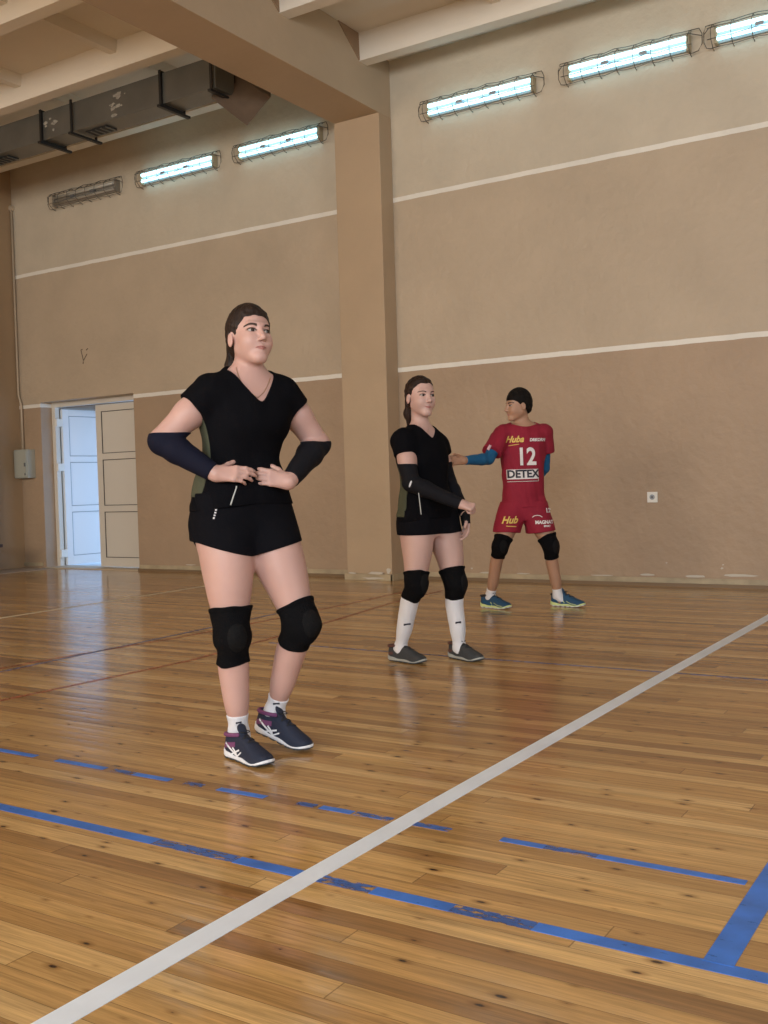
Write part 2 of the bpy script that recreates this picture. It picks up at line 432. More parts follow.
# outside the door
tag(MB().box(-16, -7, D+T, D+8, -0.25, -0.02).build('trim_7', M['outside_ground']), kind='structure')
tag(MB().box(-12.6, -8.2, D+T, D+1.6, 2.16, 2.30).build('trim_8', M['gusset']), kind='structure')

# ---------------------------------------------------------------- the double door
door = empty('door_1', ((DX0+DX1)/2, 9.36, 0)); tag(door, kind='structure')
def dpart(mb, name, mt, parent=door, bevel=0.0):
    o = mb.build(name, mt, None, bevel=bevel)
    o.location = -Vector(parent.location) if parent is door else (0, 0, 0)
    o.parent = parent
    return o
FY0, FY1 = 9.33, 9.40
XM = -10.36      # meeting line of the two leaves
fr = MB()
fr.box(DX0, DX0+0.065, FY0, FY1, 0, DZ); fr.box(DX1-0.03, DX1, FY0, FY1, 0, DZ); fr.box(DX0+0.065, DX1-0.03, FY0, FY1, DZ-0.065, DZ)
dpart(fr, 'door_frame', M['door'], bevel=0.004)
def leaf(w_, name, mt):
    """a leaf standing in the x-z plane, hinge at x=0; three raised panels; parts: panels, gasket"""
    mb = MB(); h = 2.135; st = 0.10; th = 0.045
    ys = [0.02, 0.14, 0.76, 0.84, 1.44, 1.52, 2.04, h]
    mb.box(0, st, 0, th, 0.02, h); mb.box(w_-st, w_, 0, th, 0.02, h)
    for a, b_ in ((0.02, 0.14), (0.74, 0.82), (1.42, 1.50), (2.05, h)): mb.box(st, w_-st, 0, th, a, b_)
    o = mb.build(name, mt, None, bevel=0.003)
    pan = MB(); gs = MB()
    for a, b_ in ((0.14, 0.74), (0.82, 1.42), (1.50, 2.05)):
        pan.box(st+0.008, w_-st-0.008, 0.012, th-0.012, a+0.008, b_-0.008)
        for (x0, x1, z0, z1) in ((st, w_-st, a, a+0.009), (st, w_-st, b_-0.009, b_), (st, st+0.009, a, b_), (w_-st-0.009, w_-st, a, b_)):
            gs.box(x0, x1, 0.002, th-0.002, z0, z1)
    pan.build('panel', mt, o, bevel=0.002); gs.build('gasket', M['gasket'] if mt is M['door'] else M['gasket2'], o)
    return o
lf = leaf(abs(DX1-0.03-XM), 'door_leaf', M['door']); lf.parent = door
lf.location = Vector((XM, FY0+0.01, 0))-door.location
tag(lf, 'closed cream door leaf')
lo = leaf(0.79, 'door_leaf', M['door_leaf']); lo.parent = door
lo.location = Vector((DX0+0.09, FY1+0.03, 0))-door.location
lo.rotation_euler = (0, 0, math.radians(84))
tag(lo, 'open white door leaf')
for z in (0.18, 1.35, 1.95):
    dpart(MB().box(DX0+0.062, DX0+0.10, FY0-0.006, FY1+0.03, z-0.05, z+0.05), 'hinge', M['socket'])
hd = MB().box(0.69, 0.72, -0.05, 0, 0.98, 1.10).box(0.60, 0.72, -0.06, -0.04, 1.04, 1.06)
hd.build('door_handle', M['socket'], lo, bevel=0.004)
# threshold and the paler strip of floor along the far left
tag(MB().box(DX0, DX1, D-0.02, D+T, 0, 0.012).build('trim_9', M['conduit']), kind='structure')
tag(MB().box(ROOM_X0, DX0+0.2, 7.6, D-0.02, 0, 0.004).build('trim_10', mat('pale floor strip', (0.36, 0.27, 0.19), 0.45, var=(5, 0.08))), kind='structure')

# ---------------------------------------------------------------- court lines
LZ = 0.0012
def line(name, pts, w_, mt, label, cat, group=None, z=LZ):
    mb = MB(); n = len(pts)
    P = [Vector((p[0], p[1], 0)) for p in pts]
    for i, p in enumerate(P):
        t = (P[min(i+1, n-1)]-P[max(i-1, 0)]).normalized(); s_ = Vector((-t.y, t.x, 0))*w_/2
        for q, zz in ((p+s_, 0.0002), (p-s_, 0.0002), (p+s_, z), (p-s_, z)): mb.v.append((q.x, q.y, zz))
    for i in range(n-1):
        a = 4*i; b_ = 4*(i+1)
        mb.f += [(a+2, a+3, b_+3, b_+2), (a, b_, b_+1, a+1), (a, a+2, b_+2, b_), (a+1, b_+1, b_+3, a+3)]
    mb.f += [(0, 1, 3, 2), (4*n-4, 4*n-2, 4*n-1, 4*n-3)]
    o = mb.build(name, mt)
    return tag(o, label, cat, group)
line('court_line', [(-1.572, 0.3), (-1.574, 3.0), (-1.565, 5.0), (-1.545, 7.6), (-1.53, 9.05)], 0.066, M['white_line'], 'wide white court line crossing the floor from lower left to right edge', 'court line', z=0.002)
line('court_line', [(-7.04, 4.0), (-7.14, 6.6), (-7.21, 8.0)], 0.045, M['thin_white'], 'thin cream court line on the far left floor in front of the door', 'court line')
def seg_line(y, w_, segs, label, group=None):
    root = empty('court_line', (segs[0][0], y, 0)); tag(root, label, 'court line', group)
    for x0, x1, k in segs:
        mb = MB().box(x0, x1, y-w_/2, y+w_/2, 0.0002, LZ*(1.0 if k else 1.0))
        o = mb.build('painted_stretch', M['blue'] if k else M['blue_worn'], None)
        o.location = -Vector(root.location); o.parent = root
    return root
seg_line(2.075, 0.044, [(-4.2, -2.12, 1), (-2.12, -1.82, 0), (-1.818, -1.605, 1), (-1.54, -1.385, 0), (-1.382, -1.16, 1), (-1.16, -0.95, 0), (-0.95, 0.4, 1)],
         'long blue court line nearest the bottom of the picture, crossing under the wide white line')
seg_line(2.545, 0.030, [(-4.2, -3.22, 1), (-3.10, -2.84, 1), (-2.80, -2.70, 0), (-2.695, -2.52, 1), (-2.45, -2.37, 0), (-2.30, -2.10, 1), (-1.97, -1.90, 0), (-1.88, -1.76, 1), (-1.75, -1.62, 0), (-1.55, -1.42, 0), (-1.26, -1.13, 1), (-1.13, -0.98, 0), (-0.98, -0.86, 1), (-0.86, -0.78, 1), (-0.78, -0.60, 1)],
         'broken worn blue court line just beyond the long blue one')
line('court_line', [(-0.552, 2.09), (-0.552, 2.9), (-0.55, 3.4)], 0.062, M['blue'], 'short blue court line at lower right joining the two blue lines', 'court line', z=0.002)
line('court_line', [(-4.15, 5.12), (0.5, 5.12)], 0.022, M['blue_thin'], 'thin dark blue court line behind the shoes of the middle player', 'court line')
line('court_line', [(-4.90, 2.9), (-4.95, 3.9), (-5.00, 5.2), (-5.06, 6.6)], 0.028, M['blue_thin'], 'thin faded blue court line on the left floor beside a red one', 'court line')
line('court_line', [(-5.05, 3.3), (-5.02, 4.1), (-4.90, 5.0), (-4.86, 5.9), (-4.86, 7.0), (-4.92, 8.5)], 0.025, M['red'], 'upper faded red court line on the left floor crossing the faded blue one', 'court line')
line('court_line', [(-4.32, 2.6), (-4.24, 3.3), (-4.17, 4.4), (-4.25, 5.2), (-4.38, 6.2), (-4.54, 7.2), (-4.6, 8.2)], 0.025, M['red'], 'lower red court line on the left floor running behind the front player', 'court line')

# ---------------------------------------------------------------- ventilation duct
duct = empty('ventilation_duct', (-9.0, 7.6, 4.856)); tag(duct, 'dark galvanised square air duct hung under the ceiling at upper left', 'air duct')
def addp(root, mb, name, mt, bevel=0.0, smooth=False, label=None):
    o = mb.build(name, mt, None, bevel=bevel, smooth=smooth)
    o.location = -Vector(root.location); o.parent = root
    if label: o['label'] = label
    return o
DY0, DY1, DZ0, DZ1 = 7.6, 7.88, 4.856, 5.16
for a, b_ in ((-11.55, -9.10), (-9.09, -7.31), (-7.30, -6.60)):
    addp(duct, MB().box(a, b_, DY0, DY1, DZ0, DZ1), 'duct_section', M['steel'], bevel=0.006)
for xf in (-9.095, -7.305):
    addp(duct, MB().box(xf-0.012, xf+0.012, DY0-0.02, DY1+0.02, DZ0-0.02, DZ1+0.02), 'flange', M['black_metal'], bevel=0.003)
for xh in (-10.35, -9.09, -8.60, -7.30, -6.63):
    hg = MB()
    hg.box(xh-0.014, xh+0.014, DY0-0.035, DY0-0.022, DZ0-0.03, 5.18)
    hg.box(xh-0.014, xh+0.014, DY1+0.022, DY1+0.035, DZ0-0.03, DZ1)
    hg.box(xh-0.02, xh+0.02, DY0-0.06, DY1+0.10, DZ0-0.045, DZ0-0.022)
    addp(duct, hg, 'hanger', M['black_metal'], label=None)
for xg in (-9.95, -8.35):
    gr = addp(duct, MB().box(xg-0.16, xg+0.16, DY0+0.08, DY1-0.05, DZ0-0.012, DZ0+0.001), 'grille', M['grille'])
    sl = MB()
    for k in range(5): sl.box(xg-0.16+k*0.075, xg-0.145+k*0.075, DY0+0.08, DY1-0.05, DZ0-0.02, DZ0-0.011)
    sl.build('slat', M['steel'], gr)
def at(px, py, dep):
    d = _f + (px-384)/F_PX*_r2 - (py-512)/F_PX*_u2
    return CAM + d*dep
# the open elbow at the end, turned down towards the hall
A = at(211, 98, 9.97); B = at(247, 126, 9.95); C_ = at(271, 97, 10.12); Dd = at(235, 74, 10.15)
back = np.array([-0.12, 0.16, 0.12])
q = [A, B, C_, Dd]; q2 = [p+back for p in q]
addp(duct, MB().hexa([tuple(p) for p in q]+[tuple(p) for p in q2]), 'duct_outlet', M['rust'], bevel=0.01, label='square brown elbow at the end of the duct')
# torn tape / flaked paint on the duct side
rr = random.Random(5)
for cx, cz, n_, s_ in ((-7.95, 5.02, 14, 0.10), (-8.95, 5.0, 7, 0.08)):
    for k in range(n_):
        x = cx+rr.gauss(0, s_*0.5); z = cz+rr.gauss(0, s_*0.6); z = min(max(z, 4.89), 5.13)
        r1 = rr.uniform(0.008, 0.028); fl = MB()
        fl.prism([(x+r1*math.cos(t)*rr.uniform(.5, 1.7), z+r1*0.8*math.sin(t)*rr.uniform(.5, 1.4)) for t in [i*PI/4 for i in range(8)]], 1, DY0-0.004, DY0+0.001)
        addp(duct, fl, 'peeled_tape', M['peel'])

# ---------------------------------------------------------------- wall lamps
def wall_lamp(x0, x1, zc, lit, label):
    L_ = x1-x0
    root = empty('wall_lamp', ((x0+x1)/2, D, zc)); tag(root, label, 'wall lamp', 'caged strip lamps high on the back wall')
    body = M['lamp_body'] if lit else M['lamp_dead']  # the unlit lamp gets a darker tray, end caps and clips
    addp(root, MB().prism([(D, zc-0.065), (D-0.03, zc-0.065), (D-0.045, zc-0.03), (D-0.045, zc+0.03), (D-0.03, zc+0.065), (D, zc+0.065)], 0, x0+0.05, x1-0.04), 'lamp_tray', body)
    for e in (x0+0.035, x1-0.05):
        addp(root, MB().box(e, e+0.03, D-0.075, D, zc-0.075, zc+0.075), 'end_cap', M['lamp_end'] if lit else M['lamp_dead'], bevel=0.006)
    for dz in (-0.034, 0.034):
        pts = [(x, D-0.065, zc+dz) for x in (x0+0.06, (x0+x1)/2, x1-0.05)]
        addp(root, MB().tube(pts, 0.019, 12), 'tube', M['tube'] if lit else M['tube_dead'], smooth=True)
    for t in (0.34, 0.64):
        addp(root, MB().box(x0+L_*t-0.035, x0+L_*t+0.035, D-0.090, D-0.04, zc-0.018, zc+0.014), 'clip', M['clip'] if lit else M['grey_dark'], bevel=0.004)
    cg = MB(); r = 0.0038; yo = D-0.115
    for dz in (-0.10, -0.045, 0.05, 0.10):
        yy = yo if abs(dz) < 0.08 else D-0.05
        cg.tube([(x0-0.01+(L_+0.02)*i/12, yy-0.01*math.sin(PI*i/12), zc+dz+0.010*math.sin(2.4*i+x0*3)*math.sin(PI*i/12)) for i in range(13)], r, 6)
    for i in range(8):
        x = x0+0.02+(L_-0.04)*i/7
        cg.tube([(x, D-0.004, zc-0.11), (x, D-0.05, zc-0.102), (x, yo, zc-0.045), (x, yo-0.006, zc), (x, yo, zc+0.05), (x, D-0.05, zc+0.102), (x, D-0.004, zc+0.11)], r, 6)
    for xe, sg in ((x0, -1), (x1, 1)):
        ext = 0.05 if sg < 0 else 0.09
        cg.tube([(xe, D-0.05, zc+0.10), (xe+sg*ext*0.7, D-0.06, zc+0.095), (xe+sg*ext, D-0.07, zc+0.04), (xe+sg*ext, D-0.07, zc-0.045), (xe+sg*ext*0.6, D-0.06, zc-0.095), (xe, D-0.05, zc-0.10)], r*1.1, 6)
        cg.tube([(xe, yo, zc+0.045), (xe+sg*ext, D-0.075, zc+0.02), (xe+sg*ext, D-0.075, zc+0.0)], r*1.1, 6)
    addp(root, cg, 'cage', M['wire'], smooth=True)
    return root
wall_lamp(-5.155, -3.93, 4.745, True, 'lit caged strip lamp right of the pillar, nearest to the pillar on that side')
wall_lamp(-3.645, -2.46, 4.760, True, 'brightest lit caged strip lamp, second to the right of the pillar')
wall_lamp(-2.305, -1.09, 4.760, True, 'lit caged strip lamp cut off by the right edge of the photo')
wall_lamp(-7.62, -6.42, 4.800, True, 'lit caged strip lamp on the wall just left of the pillar')
wall_lamp(-9.17, -7.93, 4.795, True, 'lit caged strip lamp between the unlit lamp and the one beside the pillar')
wall_lamp(-10.76, -9.53, 4.795, False, 'unlit caged strip lamp, leftmost on the wall')

# ---------------------------------------------------------------- small wall things
so = empty('wall_socket', (-2.915, D, 0.806)); tag(so, 'white square wall socket low on the right-hand wall', 'wall socket')
addp(so, MB().box(-2.962, -2.868, D-0.012, D, 0.757, 0.853), 'plate', M['socket'], bevel=0.004)
addp(so, MB().tube([(-2.915, D-0.012, 0.806), (-2.915, D-0.0135, 0.806)], 0.024, 20), 'recess', M['clip'])
addp(so, MB().tube([(-2.915, D-0.0135, 0.806), (-2.915, D-0.015, 0.806)], 0.010, 12), 'plug_hole', M['grey_dark'])
cb = empty('electric_cabinet', (-11.53, D, 1.21)); tag(cb, 'small grey metal electric cabinet on the wall left of the door', 'electric cabinet')
addp(cb, MB().box(-11.61, -11.345, D-0.13, D, 1.215, 1.60), 'cabinet_box', M['cabinet'], bevel=0.006)
cd = addp(cb, MB().box(-11.60, -11.355, D-0.145, D-0.13, 1.225, 1.59), 'cabinet_door', M['cabinet'], bevel=0.004)
MB().box(-11.39, -11.365, D-0.155, D-0.144, 1.37, 1.42).build('latch', M['grey_dark'], cd); MB().box(-11.385, -11.37, D-0.155, D-0.144, 1.25, 1.28).build('lock', M['grey_dark'], cd)
cp = MB().tube([(-11.545, D-0.03, 1.60), (-11.55, D-0.03, 2.2), (-11.60, D-0.03, 2.35), (-11.60, D-0.03, 4.85)], 0.014, 8)
tag(cp.build('conduit_pipe', M['conduit'], smooth=True), 'thin pipe running up the corner from the grey cabinet', 'pipe')
jb = MB().tube([(-11.60, D, 4.86), (-11.60, D-0.05, 4.86)], 0.035, 12)
tag(jb.build('junction_box', M['conduit'], smooth=False), 'small round junction box on top of the corner pipe', 'junction box')
sc_ = MB()
for a, b_ in (((-10.37, 2.84), (-10.33, 2.70)), ((-10.33, 2.70), (-10.26, 2.78)), ((-10.37, 2.84), (-10.34, 2.845)), ((-10.27, 2.83), (-10.24, 2.85)), ((-10.34, 2.66), (-10.33, 2.69))):
    sc_.tube([(a[0], D-0.001, a[1]), (b_[0], D-0.001, b_[1])], 0.006, 5)
tag(sc_.build('wall_scratch', M['scuff']), 'dark v-shaped scratch mark on the wall above the door', 'scratch mark')
# end of a dark wooden bench at the far left edge
bn = empty('bench', (-11.2, 8.0, 0)); tag(bn, 'dark wooden bench end by the left wall at the picture edge', 'bench')
addp(bn, MB().box(-11.45, -11.13, 6.4, 8.42, 0.33, 0.37), 'seat', M['wood_dark'], bevel=0.005)
for y in (6.6, 8.25):
    addp(bn, MB().box(-11.43, -11.17, y, y+0.05, 0.004, 0.33), 'leg', M['wood_dark'], bevel=0.004)

# ================================================================ implicit-surface modelling of the people
def smin(a, b, k):
    if k <= 0: return np.minimum(a, b)
    h = np.clip(0.5+0.5*(b-a)/k, 0, 1)
    return b*(1-h)+a*h-k*h*(1-h)
def smax(a, b, k): return -smin(-a, -b, k)
def V3(*a): return np.array(a, dtype=float)
def unit(v): v = np.asarray(v, float); return v/np.linalg.norm(v)

class Shape:
    def __init__(s): s.ops = []
    def u(s, prim, k=0.0): s.ops.append(('u', prim, k)); return s
    def sub(s, prim, k=0.0): s.ops.append(('s', prim, k)); return s
    def cut(s, fn, k=0.0): s.ops.append(('i', fn, k)); return s      # keep fn<0 everywhere
    def disp(s, fn): s.ops.append(('d', fn, 0)); return s
    def eval(s, X, Y, Z):
        v = None
        for t, p, k in s.ops:
            if t == 'u': f = p[0](X, Y, Z); v = f if v is None else smin(v, f, k)
            elif t == 's': v = smax(v, -p[0](X, Y, Z), k)
            elif t == 'i': v = smax(v, p(X, Y, Z), k)
            else: v = v+p(X, Y, Z)
        return v
    def bounds(s, pad=0.02):
        lo = np.min([p[1] for t, p, k in s.ops if t == 'u'], axis=0)-pad
        hi = np.max([p[2] for t, p, k in s.ops if t == 'u'], axis=0)+pad
        return lo, hi
    def mesh(s, h, lo=None, hi=None, zfine=None, hf=None):
        l0, h0 = s.bounds()
        lo = l0 if lo is None else np.maximum(lo, l0); hi = h0 if hi is None else np.minimum(hi, h0)
        xs = np.arange(lo[0], hi[0]+h, h); ys = np.arange(lo[1], hi[1]+h, h)
        if zfine is not None:
            zs = [lo[2]]
            while zs[-1] < hi[2]: zs.append(zs[-1]+(hf if any(a < zs[-1] < b for a, b in zfine) else h))
            zs = np.array(zs)
        else: zs = np.arange(lo[2], hi[2]+h, h)
        G = np.full((len(xs), len(ys), len(zs)), 0.5, np.float32)
        for t, p, k in s.ops:
            if t in 'us':
                pad = max(k, 0.05)+0.012
                a = [max(0, np.searchsorted(c, p[1][i]-pad)-1) for i, c in enumerate((xs, ys, zs))]
                b = [min(len(c), np.searchsorted(c, p[2][i]+pad)+1) for i, c in enumerate((xs, ys, zs))]
                if any(b[i] <= a[i] for i in range(3)): continue
                sl = tuple(slice(a[i], b[i]) for i in range(3))
                f = p[0](xs[sl[0]][:, None, None], ys[sl[1]][None, :, None], zs[sl[2]][None, None, :]).astype(np.float32)
                if t == 'u': G[sl] = smin(G[sl], f, k)
                else: G[sl] = smax(G[sl], -f, k)
            else:
                f = p(xs[:, None, None], ys[None, :, None], zs[None, None, :])
                G = smax(G, f, k).astype(np.float32) if t == 'i' else (G+f).astype(np.float32)
        G[0] = G[-1] = 0.5; G[:, 0] = G[:, -1] = 0.5; G[:, :, 0] = G[:, :, -1] = 0.5
        return surface_net(G, xs, ys, zs)

def surface_net(G, xs, ys, zs):
    S = G < 0
    nx, ny, nz = G.shape
    c = [S[i:nx-1+i, j:ny-1+j, k:nz-1+k] for i in (0, 1) for j in (0, 1) for k in (0, 1)]
    cnt = np.zeros(c[0].shape, np.uint8)
    for q in c: cnt += q
    act = (cnt > 0) & (cnt < 8)
    idx = -np.ones(act.shape, np.int64)
    I, J, K = np.nonzero(act); n = len(I)
    idx[I, J, K] = np.arange(n)
    P = np.zeros((n, 3)); W = np.zeros(n)
    corners = [(i, j, k) for i in (0, 1) for j in (0, 1) for k in (0, 1)]
    for a in corners:
        for ax in range(3):
            if a[ax] == 1: continue
            b = list(a); b[ax] = 1
            va = G[I+a[0], J+a[1], K+a[2]]; vb = G[I+b[0], J+b[1], K+b[2]]
            m_ = (va < 0) != (vb < 0)
            t = np.where(m_, va/(va-vb+1e-20), 0)
            pa = np.stack([xs[I+a[0]], ys[J+a[1]], zs[K+a[2]]], 1); pb = np.stack([xs[I+b[0]], ys[J+b[1]], zs[K+b[2]]], 1)
            P += np.where(m_[:, None], pa+(pb-pa)*t[:, None], 0); W += m_
    P /= W[:, None]
    F = []
    for ax in range(3):
        A = [slice(1, -1)]*3; B = [slice(1, -1)]*3
        A = [slice(0, d) for d in S.shape]; B = list(A)
        A[ax] = slice(0, S.shape[ax]-1); B[ax] = slice(1, S.shape[ax])
        e = S[tuple(A)] != S[tuple(B)]
        i, j, k = np.nonzero(e)
        inside = S[i, j, k]
        o1, o2 = [(1, 2), (2, 0), (0, 1)][ax]
        q = np.stack([i, j, k], 1)
        ok = (q[:, o1] > 0) & (q[:, o2] > 0) & (q[:, o1] < S.shape[o1]-1) & (q[:, o2] < S.shape[o2]-1)
        q = q[ok]; inside = inside[ok]
        def g(d1, d2):
            r = q.copy(); r[:, o1] -= d1; r[:, o2] -= d2
            return idx[r[:, 0], r[:, 1], r[:, 2]]
        f = np.stack([g(1, 1), g(0, 1), g(0, 0), g(1, 0)], 1)
        f[~inside] = f[~inside][:, ::-1]
        F.append(f)
    return P, np.concatenate(F)

def np_mesh(name, P, F, material, smooth=True):
    me = bpy.data.meshes.new(name)
    n = len(P); k = F.shape[1]
    me.vertices.add(n); me.vertices.foreach_set('co', np.ascontiguousarray(P, np.float32).ravel())
    me.loops.add(F.size); me.loops.foreach_set('vertex_index', F.ravel().astype(np.int32))
    me.polygons.add(len(F)); me.polygons.foreach_set('loop_start', (np.arange(len(F))*k).astype(np.int32))
    me.update(calc_edges=True)
    me.polygons.foreach_set('use_smooth', np.full(len(F), smooth))
    me.materials.append(material)
    me.validate()
    return bpy.data.objects.new(name, me)

# ---- primitives: (function, low corner, high corner)
def cone(a, b, r1, r2=None, flat=None, grow=0.0):
    a = V3(*a); b = V3(*b); r2 = r1 if r2 is None else r2; r1 += grow; r2 += grow
    d = b-a; L2 = max(float(d@d), 1e-12)
    if flat is not None: n = unit(flat[0]); kf = 1/flat[1]**2-1
    def f(X, Y, Z):
        t = np.clip(((X-a[0])*d[0]+(Y-a[1])*d[1]+(Z-a[2])*d[2])/L2, 0, 1)
        x = X-a[0]-t*d[0]; y = Y-a[1]-t*d[1]; z = Z-a[2]-t*d[2]
        q = x*x+y*y+z*z
        if flat is not None:
            dn = x*n[0]+y*n[1]+z*n[2]; q = q+kf*dn*dn
        return np.sqrt(q)-(r1+(r2-r1)*t)
    r = max(r1, r2)
    return f, np.minimum(a, b)-r, np.maximum(a, b)+r
def ell(c, R, frame=None):
    c = V3(*c); R = V3(*R); Fm = np.eye(3) if frame is None else np.array(frame)
    def f(X, Y, Z):
        x, y, z = X-c[0], Y-c[1], Z-c[2]
        q = [x*Fm[i][0]+y*Fm[i][1]+z*Fm[i][2] for i in range(3)]
        k0 = np.sqrt(sum((q[i]/R[i])**2 for i in range(3))); k1 = np.sqrt(sum((q[i]/R[i]**2)**2 for i in range(3)))+1e-9
        return k0*(k0-1)/k1
    return f, c-R.max(), c+R.max()
def smooth_tab(st, n=96):
    """Catmull-Rom resampling of stations (t, ...)"""
    st = np.array(st, float); t = st[:, 0]; tt = np.linspace(t[0], t[-1], n); out = [tt]
    for c in range(1, st.shape[1]):
        y = st[:, c]; m_ = np.gradient(y, t)
        i = np.clip(np.searchsorted(t, tt, 'right')-1, 0, len(t)-2); h = t[i+1]-t[i]; s_ = (tt-t[i])/h
        out.append((2*s_**3-3*s_**2+1)*y[i]+(s_**3-2*s_**2+s_)*h*m_[i]+(-2*s_**3+3*s_**2)*y[i+1]+(s_**3-s_**2)*h*m_[i+1])
    return out
def loft(a, b, side, st, grow=0.0, p=2.0, pad=0.0):
    """stations (t, o1, o2, r1, r2front, r2back) along a->b; side = direction of r1; front = side x axis"""
    a = V3(*a); b = V3(*b); ax = unit(b-a); L = float(np.linalg.norm(b-a))
    e1 = V3(*side); e1 = unit(e1-ax*(e1@ax)); e2 = np.cross(e1, ax)
    T, O1, O2, R1, RF, RB = smooth_tab(st)
    t0, t1 = T[0]*L, T[-1]*L
    def f(X, Y, Z):
        x, y, z = X-a[0], Y-a[1], Z-a[2]
        s_ = x*ax[0]+y*ax[1]+z*ax[2]; u_ = x*e1[0]+y*e1[1]+z*e1[2]; v_ = x*e2[0]+y*e2[1]+z*e2[2]
        t = s_/L
        u_ = u_-np.interp(t, T, O1); v_ = v_-np.interp(t, T, O2)
        r1 = np.interp(t, T, R1)+grow; r2 = np.where(v_ > 0, np.interp(t, T, RF), np.interp(t, T, RB))+grow
        if p == 2.0: k = np.sqrt((u_/r1)**2+(v_/r2)**2)
        else: k = ((np.abs(u_)/r1)**p+(np.abs(v_)/r2)**p)**(1/p)
        d = (k-1)*np.minimum(r1, r2)
        return smax(d, np.maximum(t0-s_, s_-t1), 0.01)
    r = max(R1.max(), RF.max(), RB.max())+np.abs(np.concatenate([O1, O2])).max()+grow+pad
    A_, B_ = a+ax*t0, a+ax*t1
    return f, np.minimum(A_, B_)-r, np.maximum(A_, B_)+r
def plane(pt, n):
    pt = V3(*pt); n = unit(n)
    return lambda X, Y, Z: (X-pt[0])*n[0]+(Y-pt[1])*n[1]+(Z-pt[2])*n[2]
def project(shape, P, d, dist=0.25, n=120):
    """march each point of P (n,3) along d until the surface; returns hit points"""
    P = np.asarray(P, float); d = np.asarray(d, float)
    if d.ndim == 1: d = np.tile(d, (len(P), 1))
    t = np.linspace(0, dist, n)
    Q = P[:, None, :]+d[:, None, :]*t[None, :, None]
    v = shape.eval(Q[..., 0], Q[..., 1], Q[..., 2])
    ins = v < 0; hit = ins.any(1); i = np.clip(ins.argmax(1), 1, n-1)
    r = np.arange(len(P)); va, vb = v[r, i-1], v[r, i]
    s_ = t[i-1]+(t[i]-t[i-1])*np.clip(va/(va-vb+1e-12), 0, 1)
    s_ = np.where(hit, s_, np.median(s_[hit]) if hit.any() else dist/2)
    return P+d*s_[:, None]
def sheet(name, shape, origin, eu, ev, dirn, us, vlo, vhi, nv, material, off=0.0012, thick=0.0012, start=0.08, bulge=0.0):
    """a thin piece laid on a surface: for each u, v runs from vlo(u) to vhi(u)"""
    origin = V3(*origin); eu = V3(*eu); ev = V3(*ev); dirn = unit(dirn); us = np.asarray(us, float); nu = len(us)
    s_ = np.linspace(0, 1, nv)
    U = np.repeat(us, nv); lo = np.array([vlo(u_) for u_ in us]); hi = np.array([vhi(u_) for u_ in us])
    Vv = (lo[:, None]+(hi-lo)[:, None]*s_[None]).ravel(); Sv = np.tile(s_, nu)
    P = origin+U[:, None]*eu+Vv[:, None]*ev-dirn*start
    H = project(shape, P, dirn, dist=start+0.12)
    top = H-dirn*(off+bulge*np.sin(PI*Sv)[:, None]); bot = H+dirn*thick
    P2 = np.concatenate([top, bot]); F = []
    N_ = nu*nv
    for i in range(nu-1):
        for j in range(nv-1):
            a_, b_, c_, d_ = i*nv+j, (i+1)*nv+j, (i+1)*nv+j+1, i*nv+j+1
            F += [(a_, b_, c_, d_), (N_+d_, N_+c_, N_+b_, N_+a_)]
        for j, fl_ in ((0, 1), (nv-1, 0)):
            q_ = (i*nv+j, N_+i*nv+j, N_+(i+1)*nv+j, (i+1)*nv+j); F.append(q_ if fl_ else q_[::-1])
    for i, fl_ in ((0, 0), (nu-1, 1)):
        for j in range(nv-1):
            q_ = (i*nv+j, N_+i*nv+j, N_+i*nv+j+1, i*nv+j+1); F.append(q_ if fl_ else q_[::-1])
    return np_mesh(name, P2, np.array(F), material)
def tube_np(name, pts, r, material, seg=8):
    mb = MB().tube([tuple(p) for p in pts], r, seg)
    me = bpy.data.meshes.new(name); me.from_pydata(mb.v, [], mb.f); me.update()
    for p in me.polygons: p.use_smooth = True
    me.materials.append(material)
    return bpy.data.objects.new(name, me)
def noise3(scale, amp, seed=0, stretch=(1, 1, 1)):
    r = np.random.RandomState(seed); K_ = r.normal(size=(7, 3))*scale*np.array(stretch); ph = r.uniform(0, 6.28, 7)
    def f(X, Y, Z):
        v = 0
        for k, p in zip(K_, ph): v = v+np.sin(X*k[0]+Y*k[1]+Z*k[2]+p)
        return v*(amp/3.5)
    return f
def text_on(name, s, size, shape, origin, ex, ez, dirn, material, off=0.0025, shear=0.0, squash=1.0, bold=0.0, start=0.12):
    cu = bpy.data.curves.new(name, 'FONT'); cu.body = s; cu.size = size; cu.align_x = 'CENTER'; cu.align_y = 'CENTER'
    cu.shear = shear; cu.offset = bold; cu.resolution_u = 3
    tmp = bpy.data.objects.new(name, cu); col.objects.link(tmp)
    dg = bpy.context.evaluated_depsgraph_get(); dg.update()
    me = bpy.data.meshes.new_from_object(tmp.evaluated_get(dg))
    bpy.data.objects.remove(tmp)
    bm = bmesh.new(); bm.from_mesh(me)
    bmesh.ops.triangulate(bm, faces=bm.faces)
    for _ in range(3):
        lg = [e for e in bm.edges if e.calc_length() > size*0.18]
        if lg: bmesh.ops.subdivide_edges(bm, edges=lg, cuts=1); bmesh.ops.triangulate(bm, faces=bm.faces)
    bm.to_mesh(me); bm.free()
    co = np.array([v.co[:] for v in me.vertices])
    dirn = unit(dirn)
    P = V3(*origin)+co[:, :1]*squash*V3(*ex)+co[:, 1:2]*V3(*ez)-dirn*start
    H = project(shape, P, dirn, dist=start+0.15)-dirn*off
    me.vertices.foreach_set('co', H.astype(np.float32).ravel()); me.update()
    me.materials.clear(); me.materials.append(material)
    return bpy.data.objects.new(name, me)

